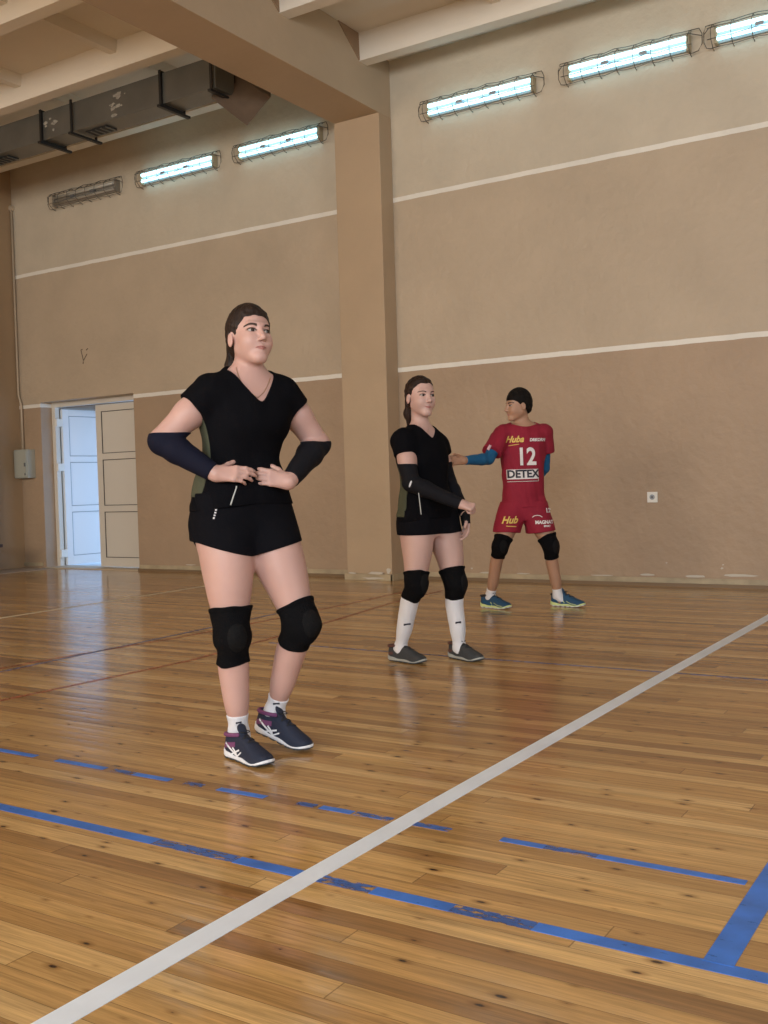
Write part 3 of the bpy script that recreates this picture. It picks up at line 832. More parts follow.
# ---- head, in its own frame: u to the person's left, v forward, w up, origin between the ears at eye height
def head_shape(c, yaw_d, pitch_d, roll_d, s, male=False):
    """yaw measured from 'towards the camera', positive to image right. Returns prim, frame"""
    y_, p_, r_ = (math.radians(q) for q in (yaw_d, pitch_d, roll_d))
    fw = V3(math.sin(y_)*math.cos(p_), -math.cos(y_)*math.cos(p_), math.sin(p_))
    lf_ = V3(math.cos(y_), math.sin(y_), 0)
    up = np.cross(lf_, fw); up = up if up[2] > 0 else -up
    cr, sr = math.cos(r_), math.sin(r_)
    lf_, up = cr*lf_+sr*up, -sr*lf_+cr*up
    Fm = np.array([lf_, fw, up])
    E = lambda c_, R_: ell(c_, R_)[0]
    C = lambda a, b, r1, r2=None: cone(a, b, r1, r2)[0]
    def hf(x, y, z):
        ax = np.abs(x)
        v = E((0, -.016, .028), (.073, .091, .080))(x, y, z)
        v = smin(v, E((0, .016, -.036), (.0525 if not male else .055, .068, .073))(x, y, z), .03)
        v = smin(v, C((0, .066, -.093), (0, .062, -.09), .019)(x, y, z), .025)
        v = smin(v, C((.043, -.004, -.054), (.012, .060, -.096), .014 if not male else .018, .011)(ax, y, z), .03)
        v = smin(v, E((.034, .046, -.034), (.024, .030, .030))(ax, y, z), .03)
        v = smin(v, C((.006, .078, .022), (.036, .066, .024), .009, .008)(ax, y, z), .014)
        v = smax(v, -E((.030, .092, -.001), (.018, .019, .012))(ax, y, z), .010)
        v = smin(v, E((.030, .064, 0), (.0145, .0135, .0125))(ax, y, z), .004)
        v = smin(v, C((0, .079, .010), (0, .101, -.030), .0065, .0095)(x, y, z), .012)
        v = smin(v, C((0, .101, -.031), (.010, .092, -.036), .0085, .0070)(ax, y, z), .006)
        v = smax(v, -E((.007, .098, -.0435), (.0035, .006, .004))(ax, y, z), .002)
        v = smin(v, C((.0, .081, -.058), (.013, .077, -.060), .0075, .005)(ax, y, z), .010)
        v = smin(v, C((.0, .079, -.069), (.011, .076, -.068), .0075, .005)(ax, y, z), .008)
        v = smax(v, -C((0, .0905, -.0635), (.021, .078, -.0645), .0022, .0018)(ax, y, z), .003)
        # ears
        e = E((.075, -.014, -.018), (.007, .015, .027))(ax, y+0.25*(ax-.077), z)
        e = smax(e, -E((.083, -.011, -.015), (.006, .009, .017))(ax, y, z), .004)
        v = smin(v, e, .006)
        return v
    c = V3(*c)
    def f(X, Y, Z):
        x, y, z = (X-c[0])/s, (Y-c[1])/s, (Z-c[2])/s
        q = [x*Fm[i][0]+y*Fm[i][1]+z*Fm[i][2] for i in range(3)]
        return hf(*q)*s
    return (f, c-.15*s, c+.15*s), Fm
def hand_prims(wrist, d, n, s_, curl, size=1.0, spread=0.0, thumb=(0.6, 0.5), thumb_in=0.35):
    """d: along the hand, n: where the palm faces, s_: towards the thumb; curl: per finger (knuckle, middle, tip) degrees"""
    d, n = unit(d), unit(n); s_ = V3(*s_); s_ = unit(s_-d*(s_@d)-n*(s_@n)); n = unit(n-d*(n@d)); w = V3(*wrist); out = []
    Z_ = size
    out.append((cone(w, w+d*.03*Z_, .024*Z_, .027*Z_, flat=(n, .75)), .015))
    for o, L_ in ((.026, .082), (.009, .085), (-.009, .081), (-.025, .074)):
        out.append((cone(w+d*.012*Z_+s_*o*.6*Z_, w+d*L_*Z_+s_*o*Z_, .015*Z_, .0115*Z_), .012))
    fl_ = ((.028, .084, (.040, .025, .020), .0092), (.0095, .088, (.045, .028, .021), .0094), (-.0095, .084, (.041, .026, .020), .0090), (-.027, .076, (.032, .020, .018), .0080))
    for i, (o, b0, Ls, r) in enumerate(fl_):
        p = w+d*b0*Z_+s_*o*Z_; ang = 0; r *= Z_
        sp = math.radians(spread*(1.5-i))
        dd0 = d*math.cos(sp)+s_*math.sin(sp)
        for j, L_ in enumerate(Ls):
            ang += math.radians(curl[i][j])
            dd = dd0*math.cos(ang)+n*math.sin(ang)
            q_ = p+dd*L_*Z_
            out.append((cone(p, q_, r*(1-.08*j), r*(.92-.10*j)), .004 if j else .006)); p = q_
    # thumb leaves the side of the palm near its base
    a0, a1 = thumb
    p0 = w+d*.022*Z_+s_*.020*Z_
    d1 = unit(d*math.cos(a0)+s_*math.sin(a0)+n*thumb_in); p1 = p0+d1*.042*Z_
    d2 = unit(d*math.cos(a1)+s_*math.sin(a1)+n*thumb_in*1.4); p2 = p1+d2*.030*Z_
    d3 = unit(d*math.cos(a1*.8)+s_*math.sin(a1*.8)+n*thumb_in*1.8); p3 = p2+d3*.024*Z_
    out += [(cone(p0, p1, .0150*Z_, .0115*Z_), .012), (cone(p1, p2, .0108*Z_, .0098*Z_), .005), (cone(p2, p3, .0098*Z_, .0078*Z_), .004)]
    return out

def lin(c, f=1.0): return tuple(f*((v/255)/12.92 if v/255 <= .04045 else ((v/255+.055)/1.055)**2.4) for v in c)
M['skin_a'] = mat('fair skin', (0.52, 0.315, 0.268), 0.5, var=(7, 0.06), sss=0.15)
M['skin_b'] = mat('fair skin paler', (0.50, 0.315, 0.27), 0.5, var=(7, 0.06), sss=0.15)
M['skin_c'] = mat('tanned skin', (0.40, 0.225, 0.145), 0.5, var=(7, 0.06), sss=0.15)
M['lips'] = mat('lips', (0.38, 0.155, 0.14), 0.4)
M['eye_white'] = mat('eye white', (0.36, 0.31, 0.29), 0.25)
M['iris'] = mat('dark brown iris', (0.03, 0.018, 0.012), 0.15)
M['brow'] = mat('dark brow hair', (0.045, 0.026, 0.018), 0.8)
M['lash'] = mat('lashes', (0.02, 0.013, 0.01), 0.7)
M['lid'] = mat('eyelid skin', (0.33, 0.18, 0.14), 0.55)
M['hair_brown'] = mat('brown hair', (0.022, 0.013, 0.010), 0.55, bump=(55, 0.9, (1, 1, .12)), var=(30, 0.3), spec=0.2)
M['hair_dark'] = mat('dark hair', (0.022, 0.011, 0.008), 0.55, bump=(55, 0.9, (1, 1, .12)), var=(30, 0.3), spec=0.2)
M['hair_black'] = mat('short black hair', (0.009, 0.007, 0.006), 0.7, bump=(90, 1.0, (1, 1, .5)), var=(40, 0.3), spec=0.12)
M['shirt_black'] = mat('black jersey cloth', (0.0045, 0.0045, 0.0060), 0.9, bump=(220, 0.25), spec=0.05)
M['short_black'] = mat('black shorts cloth', (0.0055, 0.0055, 0.0075), 0.9, bump=(200, 0.25), spec=0.06)
M['olive'] = mat('olive mesh panel', (0.058, 0.062, 0.034), 0.85, bump=(300, 0.4))
M['sleeve_navy'] = mat('dark navy arm sleeve', (0.006, 0.007, 0.018), 0.8, bump=(300, 0.2), spec=0.15)
M['sleeve_black'] = mat('black arm sleeve', (0.008, 0.008, 0.011), 0.8, bump=(300, 0.2), spec=0.15)
M['sleeve_blue'] = mat('blue arm sleeve', (0.010, 0.10, 0.23), 0.7, bump=(300, 0.2), spec=0.3)
M['pad'] = mat('black knee pad', (0.004, 0.004, 0.005), 0.9, bump=(160, 0.5), spec=0.1)
M['pad_front'] = mat('knee pad cushion', (0.0062, 0.0062, 0.007), 0.8, bump=(260, 0.5), spec=0.15)
M['sock'] = mat('white sock', (0.72, 0.72, 0.76), 0.9, bump=(250, 0.5))
M['zip'] = mat('reflective zip', (0.45, 0.46, 0.44), 0.4)
M['shoe_navy'] = mat('navy shoe mesh', (0.009, 0.016, 0.040), 0.7, bump=(300, 0.5))
M['shoe_purple'] = mat('purple shoe lining', (0.16, 0.045, 0.13), 0.7, bump=(200, 0.3))
M['shoe_white'] = mat('white shoe rubber', (0.74, 0.76, 0.80), 0.45)
M['shoe_sole'] = mat('dark outsole', (0.04, 0.05, 0.06), 0.6)
M['shoe_grey'] = mat('grey shoe mesh', (0.034, 0.037, 0.040), 0.75, bump=(300, 0.5))
M['shoe_greysole'] = mat('grey shoe rubber', (0.34, 0.35, 0.33), 0.5)
M['shoe_brown'] = mat('brown shoe lining', (0.09, 0.035, 0.028), 0.7)
M['shoe_teal'] = mat('teal blue shoe mesh', (0.010, 0.062, 0.135), 0.6, bump=(300, 0.5))
M['shoe_lime'] = mat('lime shoe rubber', (0.60, 0.70, 0.30), 0.5)
M['lace_black'] = mat('black laces', (0.012, 0.012, 0.016), 0.8)
M['red_cloth'] = mat('crimson jersey cloth', (0.255, 0.012, 0.032), 0.75, bump=(220, 0.25), var=(6, 0.08), spec=0.3)
M['print_white'] = mat('white print', (0.74, 0.70, 0.70), 0.6)
M['print_pink'] = mat('pale pink print', (0.60, 0.38, 0.40), 0.6)
M['print_yellow'] = mat('yellow print', (0.70, 0.48, 0.12), 0.6)
M['print_black'] = mat('black print', (0.02, 0.02, 0.035), 0.6)
M['necklace'] = mat('thin gold chain', (0.5, 0.36, 0.2), 0.3, metal=0.9)
M['nail'] = mat('dark nail polish', (0.01, 0.01, 0.015), 0.2)

RH = V3(cy_, -sy_, 0); FH = V3(sy_, cy_, 0)
class Figure:
    """local axes: x = camera right, y = away from the camera, z = up; origin on the floor"""
    def __init__(s, px, py):
        d = _f+(px-384)/F_PX*_r2-(py-512)/F_PX*_u2
        s.o = CAM-d*(CAM[2]/d[2]); s.o[2] = 0
        s.root = None
    def P(s, px, py, dep):
        w_ = at(px, py, dep)-s.o
        return V3(w_@RH, w_@FH, w_[2])
    def world_matrix(s):
        return Matrix(((RH[0], FH[0], 0, s.o[0]), (RH[1], FH[1], 0, s.o[1]), (0, 0, 1, 0), (0, 0, 0, 1)))
    def add(s, obj_, parent=None, label=None):
        col.objects.link(obj_)
        if s.root is None and parent is None:
            s.root = obj_; obj_.matrix_world = s.world_matrix()
        else:
            obj_.parent = parent or s.root
        if label: obj_['label'] = label
        return obj_
def shape_obj(name, shape, h, material, **kw):
    P, Fc = shape.mesh(h, **kw)
    return np_mesh(name, P, Fc, material)

def face_parts(fig, hs, Fm, c, s, brow_w=1.0, male=False):
    u_, v_, w_ = Fm
    H = Shape().u(hs)
    c = V3(*c)
    def sh(name, uc, wc, us, lo, hi, mt, nv=6, **kw):
        org = c+u_*uc*s+w_*wc*s+v_*.0
        k = dict(start=.16*s, off=.0008); k.update(kw)
        return fig.add(sheet(name, H, org, u_*s, w_*s, -v_, us, lo, hi, nv, mt, **k))
    for sg in (-1, 1):
        if not male: sh('eyelid', sg*.0308, .0008, np.linspace(-.0185, .0185, 13), lambda t: -.0085*math.sqrt(max(0, 1-(t/.0187)**2)), lambda t: .0105*math.sqrt(max(0, 1-(t/.0187)**2)), M['lid'], off=.0002*s)
        # eye: white almond, iris, lash line, lid shadow line
        al = lambda t, a: a*math.sqrt(max(0.0, 1-(t/.0145)**2))
        us = np.linspace(-.0143, .0143, 13)
        sh('eye', sg*.0305, -.001, us, lambda t: -al(t, .0048), lambda t: al(t, .0056), M['eye_white'], off=.0008*s)
        ui = np.linspace(-.0072, .0072, 9)
        ci = lambda t: math.sqrt(max(0.0, .0072**2-t*t))
        sh('iris', sg*.0305+.001, -.0004, ui, lambda t: -min(ci(t), .0050), lambda t: min(ci(t), .0056), M['iris'], off=.0016*s)
        sh('eyelashes', sg*.0305, -.001, np.linspace(-.0155, .0155, 13), lambda t: al(t*.93, .0056), lambda t: al(t*.93, .0056)+.0032, M['lash'], nv=3, off=.0018*s)
        sh('eyebrow', sg*.0335, .0185, np.linspace(-.018, .018, 13), lambda t: .004-t*t*16-.0028*brow_w, lambda t: .004-t*t*16+.0026*brow_w*(1-.5*(sg*t+.018)/.036), M['brow'], nv=3, off=.0012*s)
    lw = .0215
    sh('upper_lip', 0, -.0635, np.linspace(-lw, lw, 15), lambda t: 0.0-.0010*(t/lw)**2, lambda t: (.0055-.0012*math.exp(-(t/.004)**2))*(1-(t/lw)**2)+.0002, M['lips'], off=.0009*s, bulge=.0012)
    sh('lower_lip', 0, -.0645, np.linspace(-lw*.9, lw*.9, 15), lambda t: -.0075*(1-(t/(lw*.9))**2), lambda t: .0, M['lips'], off=.0009*s, bulge=.0016)

def hair_shape(c, Fm, s, line, vol, seedn, ear_gap=True, extra=()):
    """skull cap of hair with a hairline: line = [(w, v)] keep v < v(w)"""
    c = V3(*c); lw_ = np.array([q[0] for q in line]); lv = np.array([q[1] for q in line])
    nz = noise3(120, .0016, seedn)
    def f(X, Y, Z):
        x, y, z = (X-c[0])/s, (Y-c[1])/s, (Z-c[2])/s
        q = [x*Fm[i][0]+y*Fm[i][1]+z*Fm[i][2] for i in range(3)]
        a = ell((0, -.018, .028), (.073+vol[0], .091+vol[1], .080+vol[2]))[0](*q)
        a = smin(a, ell((0, -.045, -.02), (.060+vol[0]*.7, .058+vol[1]*.7, .065))[0](*q), .02)
        g_ = q[1]-np.interp(q[2], lw_, lv)-0.35*np.maximum(0, .05-np.abs(q[0]))*np.clip((q[2]-.02)/.05, 0, 1)
        a = a+vol[3]*np.clip(1+g_/.035, 0, 1)
        a = smax(a, g_*.8, .004)
        if ear_gap:
            e = ell((.080, -.010, -.016), (.024, .019, .030))[0](np.abs(q[0]), q[1], q[2])
            a = smax(a, -e, .006)
        return a*s+nz(X, Y, Z)
    sp = Shape().u((f, c-.17*s, c+.17*s))
    for pr, k in extra: sp.u(pr, k)
    return sp

def shoe(fig, heel, d, up, length, width, mats, name_label, pitch=0.0, laces=True, deco=None, collar_h=.085, side_sign=1):
    """heel: point on the sole under the heel; d: direction of the toe; up: sole normal. Returns shoe object"""
    heel = V3(*heel); d = unit(d); up = unit(up-d*(up@d)); sd = np.cross(d, up)      # sd: right side of the shoe looking forward
    L_ = length; k = L_/.28
    upper, sole_m, lin_m, out_m = mats
    T = np.array([-.0, .04, .14, .30, .45, .62, .78, .90, .97, 1.0])
    Wd = np.array([.012, .026, .034, .034, .037, .045, .048, .042, .028, .012])*width*k/1.0
    Off = np.array([0, 0, 0, 0, .001, .002, .003, .004, .004, .004])*side_sign*k
    Ht = np.array([.078, .098, .104, .106, .098, .079, .060, .050, .042, .032])*k*collar_h/.085
    T2 = np.linspace(0, 1, 60)
    Wd2, Ht2, Of2 = (np.interp(T2, T, q) for q in (Wd, Ht, Off))
    ker = np.array([1, 2, 3, 2, 1])/9.
    for q in (Ht2, Of2): q[2:-2] = np.convolve(q, ker, 'valid')
    Wd2[2:-2] = np.convolve(Wd2, ker, 'valid')
    def loc(X, Y, Z):
        x, y, z = X-heel[0], Y-heel[1], Z-heel[2]
        return (x*d[0]+y*d[1]+z*d[2], x*sd[0]+y*sd[1]+z*sd[2], x*up[0]+y*up[1]+z*up[2])
    def spring(t): return .014*k*np.clip((t-.72)/.28, 0, 1)**2+.004*k*np.clip((.12-t)/.12, 0, 1)
    def fu(X, Y, Z):
        a, b_, c_ = loc(X, Y, Z); t = a/L_
        w_ = np.interp(t, T2, Wd2)-.002; h_ = np.interp(t, T2, Ht2); o = np.interp(t, T2, Of2)
        z0 = spring(t)+.012*k
        hh = (h_-z0)
        kx = (np.abs(b_-o)/w_)
        # rounded top section, straighter sides low down
        e = (kx**2.2+(np.maximum(c_-z0, 0)/hh)**2.4)**(1/2.3)-1
        v = e*np.minimum(w_, hh)*.9
        v = smax(v, z0-.004-c_, .004)
        return smax(v, np.maximum(-a-.0, a-L_+.003), .008)
    R = L_*1.1
    lo_, hi_ = np.minimum(heel, heel+d*L_)-.11, np.maximum(heel, heel+d*L_)+.11
    U = Shape().u((fu, lo_, hi_))
    ank = heel+d*.17*L_+up*.11*k
    U.sub(ell(heel+d*.21*L_+up*.128*k, (.060*k, .028*k*width, .040*k), (d, sd, up)), .006)
    sh_ = shape_obj('shoe', U, .0032, upper)
    so_ = fig.add(sh_, label=name_label)
    def fs(X, Y, Z):
        a, b_, c_ = loc(X, Y, Z); t = a/L_
        w_ = np.interp(t, T2, Wd2)+.0035*k; o = np.interp(t, T2, Of2)
        z0 = spring(t); top = z0+(.026-.010*np.clip((t-.2)/.5, 0, 1)+.010*np.clip((.10-t)/.10, 0, 1)+.003*np.sin(t*14))*k
        v = np.maximum(np.abs(b_-o)-w_, np.maximum(c_-top, z0-c_))
        ends = np.maximum(-a-.004, a-L_-.003)
        return smax(v, ends, .006)+.0005
    Ss = Shape().u((fs, lo_, hi_))
    s2 = Shape().u((fs, lo_, hi_)).cut(lambda X, Y, Z: (spring(loc(X, Y, Z)[0]/L_)+.0065*k)-loc(X, Y, Z)[2], .001)
    fig.add(shape_obj('sole', s2, .0032, sole_m), so_)
    s3 = Shape().u((fs, lo_, hi_)).cut(lambda X, Y, Z: loc(X, Y, Z)[2]-(spring(loc(X, Y, Z)[0]/L_)+.0070*k), .001)
    s3.disp(lambda X, Y, Z: .0022*np.maximum(0, np.sin(loc(X, Y, Z)[0]*150/k)))
    fig.add(shape_obj('outsole', s3, .0032, out_m), so_)
    # padded collar and tongue
    col_ = [heel+d*(.20+.195*math.cos(t))*L_+sd*.027*k*width*math.sin(t)+up*(.093+.006*math.cos(t))*k for t in np.linspace(0.5, 2*PI-0.5, 22)]
    fig.add(tube_np('collar', col_, .0085*k, lin_m), so_)
    tg = Shape().u(cone(heel+d*.42*L_+up*.090*k, heel+d*.355*L_+up*.120*k, .017*k, .021*k, flat=(unit(d*.75+up*.45), .38)))
    fig.add(shape_obj('tongue', tg, .003, upper), so_)
    if laces:
        for i, t in enumerate(np.linspace(.40, .62, 5)):
            pts = []
            for b_ in np.linspace(-.020, .020, 7)*k:
                P0 = heel+d*(t*L_+(b_*.35 if i % 2 else -b_*.35))+sd*b_+up*.16
                pts.append(project(U, [P0], -up, .16)[0]+up*.0015)
            fig.add(tube_np('lace', pts, .0026*k, laces if laces is not True else M['lace_black'], 6), so_)
        P0 = heel+d*.43*L_+up*.098*k
        for sg in (-1, 1):
            lp = [P0+sd*sg*.018*k*math.sin(a)+d*(.012*math.sin(2*a))*k+up*(.008+.006*math.sin(a))*k for a in np.linspace(0, PI, 8)]
            fig.add(tube_np('lace', lp, .002*k, laces if laces is not True else M['lace_black'], 6), so_)
    if deco: deco(fig, so_, U, heel, d, sd, up, L_, k)
    return so_
def shoe_stripe(fig, so_, U, heel, d, sd, up, L_, k, side, pts, w_, mt, name='stripe'):
    """pts: (t along, height) polyline on one side of the shoe"""
    pts = np.array(pts); n_ = 14
    s_ = np.linspace(0, len(pts)-1, n_); A = np.stack([np.interp(s_, range(len(pts)), pts[:, 0])*L_, np.interp(s_, range(len(pts)), pts[:, 1])*k], 1)
    tn = np.gradient(A, axis=0); tn /= np.linalg.norm(tn, axis=1)[:, None]; nn = np.stack([-tn[:, 1], tn[:, 0]], 1)
    V_ = []
    for o in (-1, 0, 1):
        q = A+nn*o*w_*k/2
        P0 = heel+q[:, :1]*d+q[:, 1:]*up+sd*side*.09
        V_.append(project(U, P0, unit(-sd*side-up*.15), .12)+sd*side*.0016+up*.0006)
    P = np.concatenate(V_); F = []
    for r in range(2):
        for i in range(n_-1): F.append((r*n_+i, r*n_+i+1, (r+1)*n_+i+1, (r+1)*n_+i))
    return fig.add(np_mesh(name, P, np.array(F), mt), so_)

def leg_prims(hip, knee, ankle, fwd, S, male=False, grow=0.0):
    """thigh and calf lofts. S = (thigh top r, thigh low r, knee r, calf r, ankle r)"""
    tt, tl, kn, cf, an = S
    hip, knee, ankle = (V3(*q) for q in (hip, knee, ankle)); fwd = unit(fwd)
    ax = unit(knee-hip); side = np.cross(ax, fwd)     # front = side x axis
    out = []
    th = loft(hip, knee, side, [(-.12, 0, -.0, tt*.9, tt*.9, tt*1.0), (.05, 0, 0, tt, tt, tt*1.08), (.3, 0, .004, tt*.97, tt*1.02, tt*1.0), (.6, 0, .004, (tt+tl)/2, (tt+tl)/2*1.03, (tt+tl)/2*.95), (.85, 0, 0, tl, tl*1.0, tl*.98), (1.0, 0, 0, kn, kn*1.05, kn*.98), (1.05, 0, 0, kn*.9, kn*.95, kn*.9)], grow)
    ax2 = unit(ankle-knee); side2 = np.cross(ax2, fwd)
    ca = loft(knee, ankle, side2, [(-.06, 0, 0, kn*.9, kn*.95, kn*.85), (.03, 0, 0, kn*.98, kn*1.0, kn*.95), (.15, 0, -.004, kn*.93, kn*.88, kn*1.02), (.32, 0, -.008, cf, cf*.90, cf*1.18), (.5, 0, -.006, cf*.93, cf*.86, cf*1.05), (.72, 0, -.002, (cf+an*1.6)/2.4, (cf+an*1.6)/2.4, (cf+an*1.6)/2.4*1.1), (.9, 0, 0, an, an*1.0, an*1.15), (1.06, 0, 0, an*1.05, an*1.05, an*1.25)], grow)
    out += [(th, .03), (cone(knee, knee, kn*.98+grow, kn*.98+grow), .03), (ca, .02)]
    return out

# ================================================================ figures
def ztorso(st, theta, grow=0.0, p=2.25):
    """st rows: z, cx, cy, rx, rfront, rback (absolute local coordinates)"""
    Zt, CX, CY, RX, RF, RB = smooth_tab(sorted(st))
    L_ = (math.cos(theta), math.sin(theta)); Fw = (math.sin(theta), -math.cos(theta))
    def f(X, Y, Z):
        dx = X-np.interp(Z, Zt, CX); dy = Y-np.interp(Z, Zt, CY)
        u_ = dx*L_[0]+dy*L_[1]; v_ = dx*Fw[0]+dy*Fw[1]
        rx = np.interp(Z, Zt, RX)+grow; rr_ = np.where(v_ > 0, np.interp(Z, Zt, RF), np.interp(Z, Zt, RB))+grow
        k = ((np.abs(u_)/rx)**p+(np.abs(v_)/rr_)**p)**(1/p)
        d = (k-1)*np.minimum(rx, rr_)
        return smax(d, np.maximum(Zt[0]-Z, Z-Zt[-1]), .02)
    r = RX.max()+grow+.02
    return f, V3(CX.min()-r, CY.min()-r, Zt[0]), V3(CX.max()+r, CY.max()+r, Zt[-1])

def make_person(fig, c, name, label, group=None):
    th = math.radians(c['theta'])
    Lf = V3(math.cos(th), math.sin(th), 0); Fw = V3(math.sin(th), -math.cos(th), 0); UP = V3(0, 0, 1)
    P = fig.P
    male = c.get('male', False)
    tor = []
    for (py, px, dep, rx, rf, rb) in c['torso']:
        q = P(px, py, dep); tor.append((q[2], q[0], q[1], rx, rf, rb))
    torso = lambda g=0.0: ztorso(tor, th, g)
    shR, elR, wrR = (P(*q) for q in c['armR']); shL, elL, wrL = (P(*q) for q in c['armL'])
    hipR, knR, anR = (P(*q) for q in c['legR']); hipL, knL, anL = (P(*q) for q in c['legL'])
    fR = V3(math.sin(math.radians(c['footdir'][0])), -math.cos(math.radians(c['footdir'][0])), 0)
    fL = V3(math.sin(math.radians(c['footdir'][1])), -math.cos(math.radians(c['footdir'][1])), 0)
    ua, ub, el, fa, wr = c['arm_r']
    hc = P(*c['head']); hs, Fm = head_shape(hc, c['head_yaw'], c['head_pitch'], c['head_roll'], c['head_size'], male=male)
    nk0 = P(*c['neck'][0]); nr = c['neck_r']
    nk1 = hc+Fm[2]*(-.045*c['head_size'])-Fm[1]*.022
    neckp = [(cone(nk0, nk1, nr*1.08, nr*.98), .035), (cone(nk0-UP*.05+Lf*.02, nk0-UP*.05-Lf*.02, nr*1.15), .05)]
    def traps(g=0.0): return [(cone(nk0-UP*.010, shR+UP*.010-Lf*-.02, .047+g, .048+g), .05), (cone(nk0-UP*.010, shL+UP*.010-Lf*.02, .047+g, .048+g), .05)]
    def upper(sh, e_, g=0.0, t1=1.0):
        m_ = sh+(e_-sh)*.45; e2 = sh+(e_-sh)*t1
        o = [(cone(sh, m_, ua+g, ub+g), .035)]
        o.append((cone(m_, e2 if t1 > .45 else m_, ub+g, (ub+(el-ub)*(t1-.45)/.55 if t1 > .45 else ub)+g), .02))
        return o
    def fore(e_, w_, g=0.0, t0=0.0, t1=1.0):
        m_ = e_+(w_-e_)*.28
        a_ = e_+(w_-e_)*t0; b_ = e_+(w_-e_)*t1
        return [(cone(a_, m_, el*.98+g, fa+g), .012), (cone(m_, b_, fa+g, fa+(wr-fa)*(t1-.28)/.72+g), .012)]
    S = c['leg_r']
    B = Shape().u(torso())
    for pr in traps()+neckp+upper(shR, elR)+upper(shL, elL)+fore(elR, wrR)+fore(elL, wrL): B.u(*pr)
    for pr in leg_prims(hipR, knR, anR, c['kneedir'][0], S)+leg_prims(hipL, knL, anL, c['kneedir'][1], S): B.u(*pr)
    for an, f_ in ((anR, fR), (anL, fL)):
        B.u(cone(an, an+f_*.02-UP*.05, S[4]*.95, .020), .02)
    B.u(hs, .018)
    for hd_ in c['hands']:
        w_ = wrR if hd_['side'] == 'R' else wrL
        for pr in hand_prims(w_, hd_['d'], hd_['n'], hd_['s'], hd_['curl'], hd_.get('size', 1.0), hd_.get('spread', 0), hd_.get('thumb', (.6, .5)), hd_.get('thumb_in', .35)): B.u(*pr)
    hz = hc[2]
    body = shape_obj(name, B, c['h'], c['skin'], zfine=[(hz-.125*c['head_size'], hz+.07)], hf=c['h']*.8)
    fig.add(body); tag(body, label, 'person', group)
    face_parts(fig, hs, Fm, hc, c['head_size'], brow_w=c.get('brow', 1.0), male=male)
    # hair
    ex = [(cone(hc+sum(Fm[i]*a[i] for i in range(3)), hc+sum(Fm[i]*b_[i] for i in range(3)), r1, r2), k) for a, b_, r1, r2, k in c.get('tail', [])]
    H_ = hair_shape(hc, Fm, c['head_size'], c['hairline'], c['hairvol'], c['seed'], extra=[])
    ho = fig.add(shape_obj('hair', H_, c['h']*.85, c['hairmat']))
    if ex:
        T_ = Shape()
        for pr, k in ex: T_.u(pr, k)
        T_.disp(noise3(1.0, .003, 3, (190, 190, 12)))
        fig.add(shape_obj('ponytail', T_, c['h']*.85, c['hairmat']), ho)
        a = c['tail'][0]; p0 = hc+sum(Fm[i]*a[0][i] for i in range(3))
        q0 = Shape().u(cone(p0-Fm[1]*.004, p0-Fm[1]*.014, .020*c['head_size']))
        fig.add(shape_obj('hair_tie', q0, .003, M['lace_black']), ho)
    # ---- shirt
    sg = c['shirt_grow']
    SH = Shape().u(torso(sg))
    for pr in traps(sg*.7): SH.u(*pr)
    for sh, e_, t_sl in ((shR, elR, c['sleeve_t'][0]), (shL, elL, c['sleeve_t'][1])):
        t1 = t_sl+.12
        ax = unit(e_-sh); fl_ = c.get('sleeve_flare', .012)
        s2_ = Shape().u(cone(sh, sh+(e_-sh)*t1, ua+sg*.9, ub+fl_+sg*.8))
        lim = plane(sh+(e_-sh)*t_sl, ax)
        fn = s2_.ops[0][1]
        SH.u(((lambda X, Y, Z, fn=fn, lim=lim: smax(fn[0](X, Y, Z), lim(X, Y, Z), .004)), fn[1], fn[2]), .03)
    if c.get('shirt_tail'):
        for a, b_, r1, r2 in c['shirt_tail']: SH.u(cone(P(*a), P(*b_), r1, r2), .06)
    for q_ in ((hipR, knR, anR, c['kneedir'][0]), (hipL, knL, anL, c['kneedir'][1])): SH.u(leg_prims(*q_, S, grow=c.get('thigh_grow', .012)+.005)[0][0], .04)
    SH.disp(noise3(26, c.get('wr', .004), 11, (1, 1, .8))); SH.disp(noise3(60, c.get('wr', .004)*.35, 12, (1, 1, .6)))
    zh = P(*c['hem'])[2]
    SH.cut(lambda X, Y, Z: zh+.012*np.sin(X*9+1)-Z, .003)
    vb = P(*c['vneck'])[2]; zt = nk0[2]+c['collar_up']; kk = c['vslope']; rnd = c['vround']
    def neckcut(X, Y, Z):
        dx, dy = X-nk0[0], Y-nk0[1]
        l_ = dx*Lf[0]+dy*Lf[1]; v_ = dx*Fw[0]+dy*Fw[1]
        w_ = np.clip((v_+.02)/.05, 0, 1)
        zf = vb+kk*(np.sqrt(l_*l_+rnd*rnd)-rnd); zb = zt+.25*np.abs(l_)
        zc = zf*w_+zb*(1-w_)
        g_ = (Z-np.minimum(zc, np.where(np.abs(l_) < .11, 9, 9)))
        return g_/math.sqrt(1+min(kk, 1.5)**2)
    SH.cut(neckcut, .003)
    SH.cut(lambda X, Y, Z: -(np.sqrt((X-nk0[0])**2+(Y-nk0[1])**2+(0.45*(Z-nk0[2]-.02))**2)-(nr+c['collar_gap'])), .004)
    shirt = fig.add(shape_obj('shirt', SH, c['h'], c['shirt_mat'], lo=V3(-9, -9, zh-.03)), label=c.get('shirt_label'))
    # ---- shorts
    so = Shape().u(torso(c['shorts_grow']))
    for (a, b_, r1, r2, k) in c['shorts']: so.u(cone(P(*a), P(*b_), r1, r2), k)
    so.disp(noise3(24, .0045, 21, (1, 1, .7))); so.disp(noise3(55, .0018, 22))
    for q_ in ((hipR, knR, anR, c['kneedir'][0]), (hipL, knL, anL, c['kneedir'][1])): so.u(leg_prims(*q_, S, grow=c.get('thigh_grow', .012))[0][0], .03)
    hemf = c['shorts_hem'](fig)
